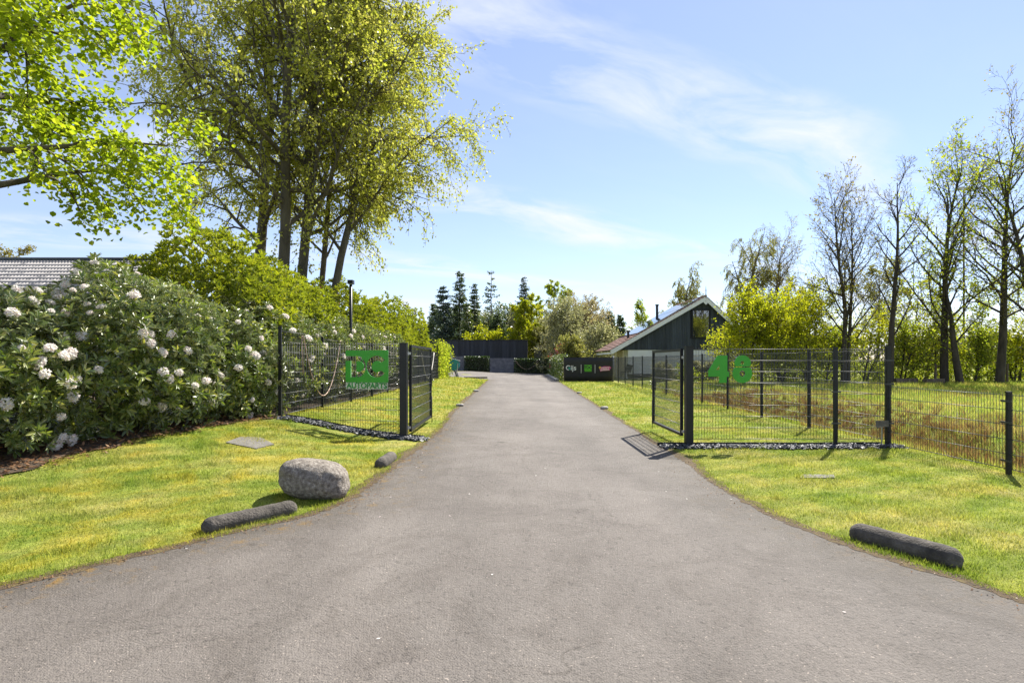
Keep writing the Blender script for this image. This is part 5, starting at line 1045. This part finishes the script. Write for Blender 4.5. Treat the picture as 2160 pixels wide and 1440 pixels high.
def maple():
    rg = np.random.default_rng(213); base = (-8.75, 8.8, g1(-8.75, 8.8) - 0.1)
    spec = [dict(seg=8, wig=0.04, up=0.04, tap=0.3, k=22, t0=0.36, ang=70, angv=10, angd=22, rat=0.37, dec=0.35, rr=0.4),
            dict(seg=7, wig=0.09, up=-0.05, tap=0.2, k=8, t0=0.25, ang=46, angv=12, rat=0.45, dec=0.4, rr=0.5),
            dict(seg=5, wig=0.12, up=-0.22, tap=0.25, k=5, t0=0.15, ang=40, angv=14, rat=0.55, dec=0.4, rr=0.55),
            dict(seg=4, wig=0.14, up=-0.1, tap=0.3)]
    lines = grow(rg, base, (0.05, 0, 1), 9.5, 0.15, spec)
    t = thing('maple_tree', 'leafy bright green tree reaching in at the top left corner', 'tree', base)
    link('trunk', tubes_mesh('trunk', lines, (12, 7, 4, 3), 0.004), M['bark_grey'], t)
    Q, D = twig_points(rg, lines, (2, 3), {2: 20, 3: 28}, 0.14); k = (Q[:, 2] > 3.1); Q = Q[k]; D = D[k]; n = len(Q)
    A = unit(D * 0.3 + rand_dirs(rg, n) * np.array([1, 1, 0.4]) + np.array([0, 0, -0.25])); Nn = unit(rand_dirs(rg, n) * 0.7 + np.array([0, 0, 1])); L = 0.092 * rg.uniform(0.6, 1.3, n)
    # the nearest leaves in view are parts of their own
    u = Q[:, 0] / Q[:, 1] * FPX + CX; v = HY - (Q[:, 2] - EYE) / Q[:, 1] * FPX; vis = np.where((u > 0) & (v > 0) & (Q[:, 1] > 4))[0]; sel_ = vis[np.argsort(Q[vis, 1])[:300]]
    V1, F1 = hexleaf(np.zeros((1, 3)), np.array([[0, 1.0, 0]]), np.array([[0, 0, 1.0]]), 0.12, 0.11, 0.15, 0.1); me = np_mesh('leaf', V1, [F1]); me.materials.append(M['leaf_maple'])
    from mathutils import Matrix
    for i in sel_:
        a = A[i]; X = unit(np.cross(a, Nn[i])); nn = np.cross(X, a); o = link('leaf', me, None, t, tuple(Q[i])); o.rotation_euler = Matrix((X, a, nn)).transposed().to_euler(); o.scale = (L[i] / 0.12,) * 3
    m = np.ones(n, bool); m[sel_] = False; V, F = hexleaf(Q[m], A[m], Nn[m], L[m], L[m] * 0.92, 0.15, 0.1); o = link('crown', np_mesh('crown', V, [F]), M['leaf_maple'], t); o['kind'] = 'stuff'
maple()

# ------------------------------------------------------------------ trees on the right
SP_OVAL = lambda k1=20, dn=1.0, up=0.05, ang=46: [dict(seg=10, wig=0.035, up=0.04, tap=0.10, k=k1, t0=0.22, ang=ang, angv=8, angd=12, rat=0.40 * dn, dec=0.55, rr=0.30),
            dict(seg=7, wig=0.09, up=up, tap=0.12, k=10, t0=0.15, ang=38, angv=10, rat=0.42, dec=0.45, rr=0.42),
            dict(seg=5, wig=0.11, up=up * 0.6, tap=0.25, k=6, t0=0.12, ang=36, angv=11, rat=0.55, dec=0.4, rr=0.5), dict(seg=3, wig=0.10, up=0.02, tap=0.3)]
def rtree(px, pyt, Z, r, seed, label, bark, leafm, per, size, spec, name='tree', group=None, lean=(0, 0), spread=0.08, second=None, hang=0.1, aspect=0.7, py_base=None):
    rg = np.random.default_rng(seed); x = (px - CX) / FPX * Z; g0 = g1(x, Z) - 0.1; H = EYE + (HY - pyt) / FPX * Z - g0
    lines = grow(rg, (x, Z, g0), (lean[0], lean[1], 1), H * 0.92, r, spec)
    if second:
        lines += grow(rg, (x + second, Z + 0.2, g0), (second * 0.08, 0.01, 1), H * 0.86, r * 0.8, spec)
    return tree(name, label, 'tree', (x, Z, g0), lines, bark, leafm, (2, 3), per, size, rg, spread, aspect, hang, group, sides=(9, 5, 3, 3), rmin=0.0055)
GR = 'tall trees along the right field'
rtree(1778, 385, 34, 0.17, 301, 'nearly bare tall tree with twin trunks, left of the right-hand row', 'bark_dark', 'leaf_bud', {2: 0.5, 3: 0.7}, 0.12, SP_OVAL(22, 1.08), group=GR, second=0.42)
rtree(1878, 342, 33, 0.19, 302, 'bare slim tree with a dark straight trunk, second of the right-hand row', 'bark_dark', 'leaf_bud', {2: 0.2, 3: 0.25}, 0.11, SP_OVAL(17, 0.8, 0.07, 40), group=GR)
rtree(1992, 328, 34, 0.24, 303, 'broad tall tree in fresh green leaf, third of the right-hand row', 'bark_dark', 'leaf_fresh', {2: 2, 3: 2}, 0.15, SP_OVAL(21, 1.2, 0.05), group=GR)
rtree(2026, 520, 33.2, 0.22, 304, 'shorter leaning tree close beside the floodlight mast', 'bark_dark', 'leaf_fresh', {2: 1, 3: 1}, 0.13, SP_OVAL(14, 0.9, 0.04), group=GR, lean=(-0.12, 0.05))
rtree(2108, 248, 33, 0.24, 305, 'tallest tree of the right-hand row with sparse spring leaves', 'bark_dark', 'leaf_bud', {2: 1, 3: 1}, 0.13, SP_OVAL(25, 1.2, 0.03, 54), group=GR)
rtree(2190, 300, 31, 0.24, 306, 'leafing tree cut off by the right edge of the picture', 'bark_dark', 'leaf_fresh', {2: 2, 3: 2}, 0.13, SP_OVAL(20, 1.0, 0.02, 55), group=GR)
rtree(1632, 488, 52, 0.22, 307, 'bare round-headed tree behind the yellow-green bushes', 'bark_brown', 'leaf_bud', {2: 1, 3: 1}, 0.12, SP_OVAL(30, 1.0, 0.06, 48))
rtree(1850, 560, 46, 0.16, 308, 'pale leafing tree behind the twin-trunk tree', 'bark_dark', 'leaf_willow', {2: 2, 3: 3}, 0.17, SP_OVAL(18, 1.2, 0.02, 55))
rtree(1700, 600, 40, 0.09, 316, 'airy young tree left of the twin trunks', 'bark_dark', 'leaf_willow', {2: 2, 3: 2}, 0.14, SP_OVAL(16, 1.1, 0.02, 50))
rtree(1925, 585, 38, 0.09, 317, 'airy yellow-green young tree right of the slim bare trunk', 'bark_dark', 'leaf_yellow', {2: 2, 3: 2}, 0.14, SP_OVAL(16, 1.2, 0.02, 54))
rtree(2062, 600, 38, 0.09, 318, 'airy young tree between the floodlight mast and the tallest tree', 'bark_dark', 'leaf_fresh', {2: 2, 3: 2}, 0.14, SP_OVAL(16, 1.2, 0.02, 54))
rtree(2150, 590, 37, 0.09, 319, 'airy young tree just right of the tallest tree', 'bark_dark', 'leaf_yellow', {2: 2, 3: 2}, 0.14, SP_OVAL(16, 1.2, 0.02, 54))
WIL = [dict(seg=8, wig=0.06, up=0.02, tap=0.25, k=18, t0=0.3, ang=55, angv=10, angd=20, rat=0.42, dec=0.3, rr=0.45), dict(seg=6, wig=0.10, up=0.0, tap=0.2, k=11, t0=0.2, ang=50, angv=12, rat=0.45, dec=0.3, rr=0.5),
       dict(seg=6, wig=0.08, up=-0.42, tap=0.3, k=5, t0=0.1, ang=30, angv=10, rat=0.7, dec=0.3, rr=0.6), dict(seg=5, wig=0.06, up=-0.5, tap=0.4)]
rtree(1555, 520, 54, 0.3, 311, 'weeping willow behind the house, left of the bare tree', 'bark_brown', 'leaf_willow', {2: 8, 3: 11}, 0.20, WIL, 'willow_tree', hang=1.2, aspect=0.3)
rtree(1440, 600, 62, 0.25, 312, 'willow top showing over the roof slope of the house', 'bark_brown', 'leaf_willow', {2: 8, 3: 9}, 0.22, WIL, 'willow_tree', hang=1.2, aspect=0.35)
rtree(1345, 640, 66, 0.15, 313, 'small airy tree left of the flue pipe', 'bark_brown', 'leaf_fresh', {2: 3, 3: 3}, 0.18, SP_OVAL(14, 0.9, 0.04, 45))
BUSH = lambda up=0.03: [dict(seg=5, wig=0.06, up=0.03, tap=0.4, k=15, t0=0.06, ang=52, angv=12, angd=18, rat=0.62, dec=0.45, rr=0.5), dict(seg=5, wig=0.10, up=up, tap=0.25, k=8, t0=0.15, ang=42, angv=12, rat=0.5, dec=0.4, rr=0.5), dict(seg=4, wig=0.12, up=0.0, tap=0.3, k=4, t0=0.15, ang=42, angv=14, rat=0.55, dec=0.4, rr=0.6), dict(seg=3, wig=0.12, up=0.0, tap=0.4)]
def bush(px, pyt, Z, seed, label, leafm, per, size, group=None, r=0.06, nst=3, wide=0.7, name='bush', up=0.03, bark='bark_dark'):
    rg = np.random.default_rng(seed); x = (px - CX) / FPX * Z; g0 = g1(x, Z) - 0.05; H = EYE + (HY - pyt) / FPX * Z - g0; lines = []
    for i in range(nst): lines += grow(rg, (x + rg.normal(0, 0.35 * wide), Z + rg.normal(0, 0.3 * wide), g0), (rg.normal(0, 0.22 * wide), rg.normal(0, 0.2 * wide), 1), H * rg.uniform(0.78, 0.92), r, BUSH(up))
    return tree(name, label, 'bush', (x, Z, g0), lines, bark, leafm, (1, 2, 3), per, size, rg, 0.10, 0.75, 0.1, group, sides=(5, 4, 3, 3), rmin=0.006)
GY = 'yellow-green bushes behind the right fence'
PY = {1: 4, 2: 6, 3: 7}
bush(1578, 640, 33, 401, 'dome-shaped yellow-green bush in front of the house gable', 'leaf_yellow', PY, 0.115, GY, wide=0.9)
bush(1645, 650, 33.5, 402, 'yellow-green bush second from the house gable', 'leaf_yellow', PY, 0.115, GY)
bush(1700, 622, 36, 403, 'taller yellow-green bush left of the twin trunks', 'leaf_yellow', PY, 0.125, GY)
for i, (px, py, lab, m) in enumerate(((1745, 700, 'low yellow-green bush at the foot of the twin trunks', 'leaf_fresh'), (1830, 660, 'yellow-green bush between the twin trunks and the slim bare tree', 'leaf_yellow'), (1905, 690, 'bush just right of the slim bare trunk', 'leaf_fresh'), (1955, 668, 'yellow-green bush left of the leafy broad tree', 'leaf_yellow'), (2060, 690, 'bush between the floodlight mast and the tallest tree', 'leaf_fresh'), (2145, 705, 'yellow-green bush right of the tallest tree', 'leaf_yellow'))):
    bush(px, py, 35.5 + (i % 2) * 1.2, 410 + i, lab, m, {1: 2, 2: 3, 3: 3}, 0.12, GY, nst=2)
bush(1398, 772, 40, 421, 'low straggly shrub before the white house wall, left of the gate post', 'leaf_pale', {1: 4, 2: 5, 3: 4}, 0.09, nst=4, r=0.02)
bush(1478, 768, 38, 422, 'low shrub before the white house wall, right of the gate post', 'leaf_pale', {1: 4, 2: 5, 3: 4}, 0.09, nst=4, r=0.02)

# floodlight mast
mx = P(2033, 0, 40.0)[0]; mt = P(2033, 400, 40.0)[2]
t = thing('floodlight_mast', 'tall thin mast with two floodlights among the right-hand trees', 'floodlight', (mx, 40, g1(mx, 40)))
MB().tube([(mx, 40, 0), (mx, 40, mt)], [0.07, 0.05], 8).build('mast', M['bark_brown'], t, True); MB().box((mx - 0.4, 39.96, mt - 0.05), (mx + 0.4, 40.04, mt)).build('crossbar', M['steel'], t)
for s in (-1, 1): MB().beam((mx + s * 0.12, 39.95, mt + 0.10), (mx + s * 0.48, 39.95, mt + 0.04), 0.42, 0.13).build('floodlight', M['grey_plastic'], t)
# logs and stumps at the foot of the trees
for i, (px, py, L_, lab) in enumerate(((1912, 806, 1.4, 'weathered log at the field edge left of the broad tree'), (1972, 806, 1.2, 'weathered log at the foot of the broad leafy tree'))):
    p = P(px, py, 33.0); tag(MB().beam((p[0] - L_ / 2, 33.0, g1(p[0], 33) + 0.18), (p[0] + L_ / 2, 33.2, g1(p[0], 33) + 0.18), 0.3, 0.3).build('log', M['bark_brown']), lab, 'log')
for i, (px, lab) in enumerate(((1973, 'weathered fence stake left of the broad leafy trunk'), (2124, 'weathered fence stake right of the tallest tree'))):
    p = P(px, 0, 33.6); tag(MB().tube([(p[0], 33.6, g1(p[0], 33.6) - 0.1), (p[0] + 0.03, 33.6, 1.35)], [0.07, 0.06], 7).build('stake', M['bark_brown'], None), lab, 'stake')

# ------------------------------------------------------------------ trees behind the yard
def conifer(px, pyt, Z, r, R, seed, label, leafm, bare=0.1, dens=1.0, droop=-0.10, group='dark conifers behind the black building', nw=38, size=0.31, pygap=None):
    rg = np.random.default_rng(seed); x = (px - CX) / FPX * Z; g0 = g1(x, Z); H = EYE + (HY - pyt) / FPX * Z - g0; lines = [(np.array([(x + rg.normal(0, 0.05), Z, g0 + H * i / 8) for i in range(9)]), np.linspace(r, 0.02, 9), 0)]
    QQ = []; DD = []
    for i in range(nw):
        f = bare + (1 - bare) * (i + rg.uniform(0, 0.8)) / nw; z = g0 + f * H; rr = R * (1 - f) ** 0.8 * rg.uniform(0.7, 1.15) + 0.15
        for k in range(6):
            if rg.uniform() > dens: continue
            a = rg.uniform(0, 6.28); d = np.array([math.cos(a), math.sin(a), 0]); L = rr * rg.uniform(0.6, 1.1); t = np.linspace(0, 1, 5)[:, None]; pts = np.array([x, Z, z]) + d * L * t + np.array([0, 0, 1.0]) * (droop * L * t * 2 + 0.22 * L * t ** 2)
            lines.append((pts, np.linspace(0.03, 0.008, 5), 2)); n = int(26 * L) + 5; u = rg.uniform(0.15, 1.0, n)[:, None]; q = np.array([x, Z, z]) + d * L * u + np.array([0, 0, 1.0]) * (droop * L * u * 2 + 0.22 * L * u ** 2) + rg.normal(0, 0.10 + 0.06 * L, (n, 3)) * np.array([1, 1, 0.45]); QQ.append(q); DD.append(np.repeat(d[None], n, 0))
    Q = np.concatenate(QQ); D = np.concatenate(DD); n = len(Q); t = thing('conifer', label, 'tree', (x, Z, g0), group); link('trunk', tubes_mesh('trunk', lines, (7, 4, 3), 0.012), M['bark_dark'], t)
    V, F = diamond(Q, unit(D + rand_dirs(rg, n) * 0.7 + np.array([0, 0, -0.35])), unit(rand_dirs(rg, n) + np.array([0, 0, 0.8])), size * rg.uniform(0.6, 1.2, n), size * 0.5); o = link('crown', np_mesh('crown', V, [F]), M[leafm], t); o['kind'] = 'stuff'
conifer(935, 602, 80, 0.2, 3.4, 501, 'bluish conifer at the left end of the conifer group', 'needle_blue')
conifer(970, 571, 82, 0.22, 2.9, 502, 'tallest dense conifer behind the black building', 'needle', 0.2, 0.85, 0.0)
conifer(1001, 598, 79, 0.16, 1.6, 503, 'narrow spire-shaped conifer right of the tallest one', 'needle')
conifer(1036, 570, 83, 0.18, 2.6, 504, 'thin ragged conifer with a see-through top', 'needle', 0.25, 0.45, 0.05, nw=26)
conifer(1050, 660, 78, 0.2, 3.6, 505, 'broad low conifer behind the middle of the black building', 'needle', 0.02)
conifer(1105, 585, 88, 0.16, 2.4, 506, 'ragged conifer top above the lime green birch', 'needle_blue', 0.45, 0.5, 0.05)
conifer(1285, 656, 78, 0.18, 2.2, 507, 'dark pointed conifer left of the house roof', 'needle', group='dark conifers left of the house')
conifer(1308, 664, 82, 0.16, 1.9, 508, 'slimmer dark conifer nearest the house roof', 'needle', group='dark conifers left of the house')
conifer(985, 640, 76, 0.15, 1.5, 509, 'ivy-clad column of dark green in front of the tallest conifer', 'leaf_ivy', 0.02)
conifer(915, 640, 84, 0.18, 2.6, 510, 'dark conifer half hidden by the left laurel hedge', 'needle')
BIR = [dict(seg=8, wig=0.04, up=0.03, tap=0.2, k=18, t0=0.2, ang=42, angv=10, rat=0.36, dec=0.5, rr=0.4), dict(seg=5, wig=0.10, up=-0.02, tap=0.2, k=7, t0=0.2, ang=42, angv=12, rat=0.5, dec=0.4, rr=0.5), dict(seg=5, wig=0.1, up=-0.25, tap=0.3, k=4, t0=0.15, ang=35, rat=0.7, dec=0.3, rr=0.6), dict(seg=4, wig=0.08, up=-0.3, tap=0.4)]
rtree(1100, 622, 76, 0.2, 521, 'lime green birch right of the conifer group', 'bark_brown', 'leaf_yellow', {2: 14, 3: 14}, 0.25, BIR, 'birch_tree', hang=0.7)
rtree(1165, 592, 88, 0.2, 522, 'tall narrow green birch behind the pale blossoming tree', 'bark_brown', 'leaf_fresh', {2: 14, 3: 13}, 0.25, BIR, 'birch_tree', hang=0.9)
bush(1194, 650, 68, 523, 'pale blossoming tree left of the brownish tree', 'leaf_pale', {1: 6, 2: 8, 3: 8}, 0.17, nst=4, r=0.10, wide=0.8, name='blossom_tree', bark='bark_brown')
bush(1232, 636, 72, 524, 'brownish round-headed tree behind the banner', 'leaf_tan', {1: 4, 2: 6, 3: 7}, 0.17, nst=4, r=0.11, wide=1.0, name='round_tree', bark='bark_brown')
bush(1262, 690, 60, 525, 'pale green bush between the brownish tree and the house', 'leaf_pale', {1: 4, 2: 5, 3: 5}, 0.18, nst=3)
bush(1215, 715, 56, 526, 'olive bush behind the black banner', 'leaf_willow', {1: 4, 2: 5, 3: 5}, 0.16, nst=3)
bush(1182, 728, 58, 527, 'small red-leaved bush behind the ivy screen', 'leaf_red', {1: 2, 2: 2, 3: 2}, 0.16, nst=2, wide=0.4)
bush(1032, 703, 74, 528, 'tuft of lime green leaves over the black building roof', 'leaf_yellow', {1: 4, 2: 5, 3: 5}, 0.2, nst=3, wide=1.2)
bush(1150, 690, 76, 529, 'grey-green bush behind the dark board fence', 'leaf_willow', {1: 4, 2: 5, 3: 5}, 0.2, nst=3)
rtree(868, 640, 48, 0.10, 530, 'thin pale sapling at the far end of the left laurels', 'bark_brown', 'leaf_willow', {2: 1, 3: 1}, 0.16, SP_OVAL(10, 0.7))
rtree(712, 590, 42, 0.10, 531, 'sparse young tree right of the leaning beech trunk', 'bark_brown', 'leaf_fresh', {2: 1, 3: 1}, 0.16, SP_OVAL(12, 0.9))
rtree(12, 518, 44, 0.15, 532, 'small round tree top over the grey corrugated roof', 'bark_brown', 'leaf_bud', {2: 4, 3: 4}, 0.16, SP_OVAL(14, 0.9, 0.0, 55))
# the far wood that closes the view
def far_wood():
    rg = np.random.default_rng(61); QQ = []
    for i in range(150):
        a = rg.uniform(-1.05, 1.05); Z = rg.uniform(105, 150); x = math.tan(a) * Z * 0.95; h = rg.uniform(5, 9.5) if -0.2 < a else rg.uniform(5, 10); w = rg.uniform(3, 6); n = 520; d = rand_dirs(rg, n) * rg.uniform(0.5, 1.0, n)[:, None]
        QQ.append(np.array([x, Z, h * 0.5]) + d * np.array([w, w, h * 0.55]))
    Q = np.concatenate(QQ); Q = Q[Q[:, 2] > 0]; n = len(Q); V, F = diamond(Q, rand_dirs(rg, n), rand_dirs(rg, n), 0.9, 0.7)
    tag(link('far_wood', np_mesh('far_wood', V, [F]), M['far_wood']), 'distant belt of woodland behind everything', 'woodland', kind='stuff')
far_wood()

# low hedge that closes the field in front of the trees' feet
def field_hedge():
    rg = np.random.default_rng(71); x0, x1, Z = 11.0, 40.0, 37.6; n = 16000; X = rg.uniform(x0, x1, n); Y = Z + rg.normal(0, 0.45, n); h = 1.15 + 0.35 * np.sin(X * 0.9) + 0.25 * np.sin(X * 2.3 + 1); Q = np.stack([X, Y, ground(X, Y) + rg.uniform(0, 1, n) ** 0.8 * h], -1)
    t = thing('field_hedge', 'low loose hedge along the field behind the right-hand trees', 'hedge', ((x0 + x1) / 2, Z, g1(25, Z)))
    V, F = diamond(Q, rand_dirs(rg, n), rand_dirs(rg, n), 0.15, 0.11); o = link('foliage', np_mesh('foliage', V, [F]), M['leaf_fresh'], t); o['kind'] = 'stuff'
    L = []
    for i in range(90):
        x = rg.uniform(x0, x1); y = Z + rg.normal(0, 0.2); L.append((np.array([(x, y, g1(x, y)), (x + rg.normal(0, 0.12), y, 0.7), (x + rg.normal(0, 0.25), y, 1.5)]), np.array([0.03, 0.025, 0.01]), 2))
    link('stem', tubes_mesh('stem', L), M['bark_dark'], t)['kind'] = 'stuff'
field_hedge()

# more of the mixed planting behind the yard
for i, (px, py, Z, m, s, lab) in enumerate(((1068, 655, 92, 'leaf_ivy', 0.26, 'dark green broadleaf tree between the ragged conifer and the lime birch'), (1135, 668, 90, 'leaf_pale', 0.24, 'pale grey-green tree right of the lime birch'), (958, 672, 90, 'leaf_ivy', 0.26, 'dark rounded tree filling in behind the tallest conifer'), (1018, 668, 92, 'leaf_willow', 0.26, 'olive tree behind the narrow spire-shaped conifer'), (1258, 672, 84, 'leaf_tan', 0.24, 'brownish tree just left of the dark pointed conifer'))):
    bush(px, py, Z, 540 + i, lab, m, {1: 5, 2: 6, 3: 6}, s, nst=4, r=0.10, wide=1.3, name='mixed_tree')
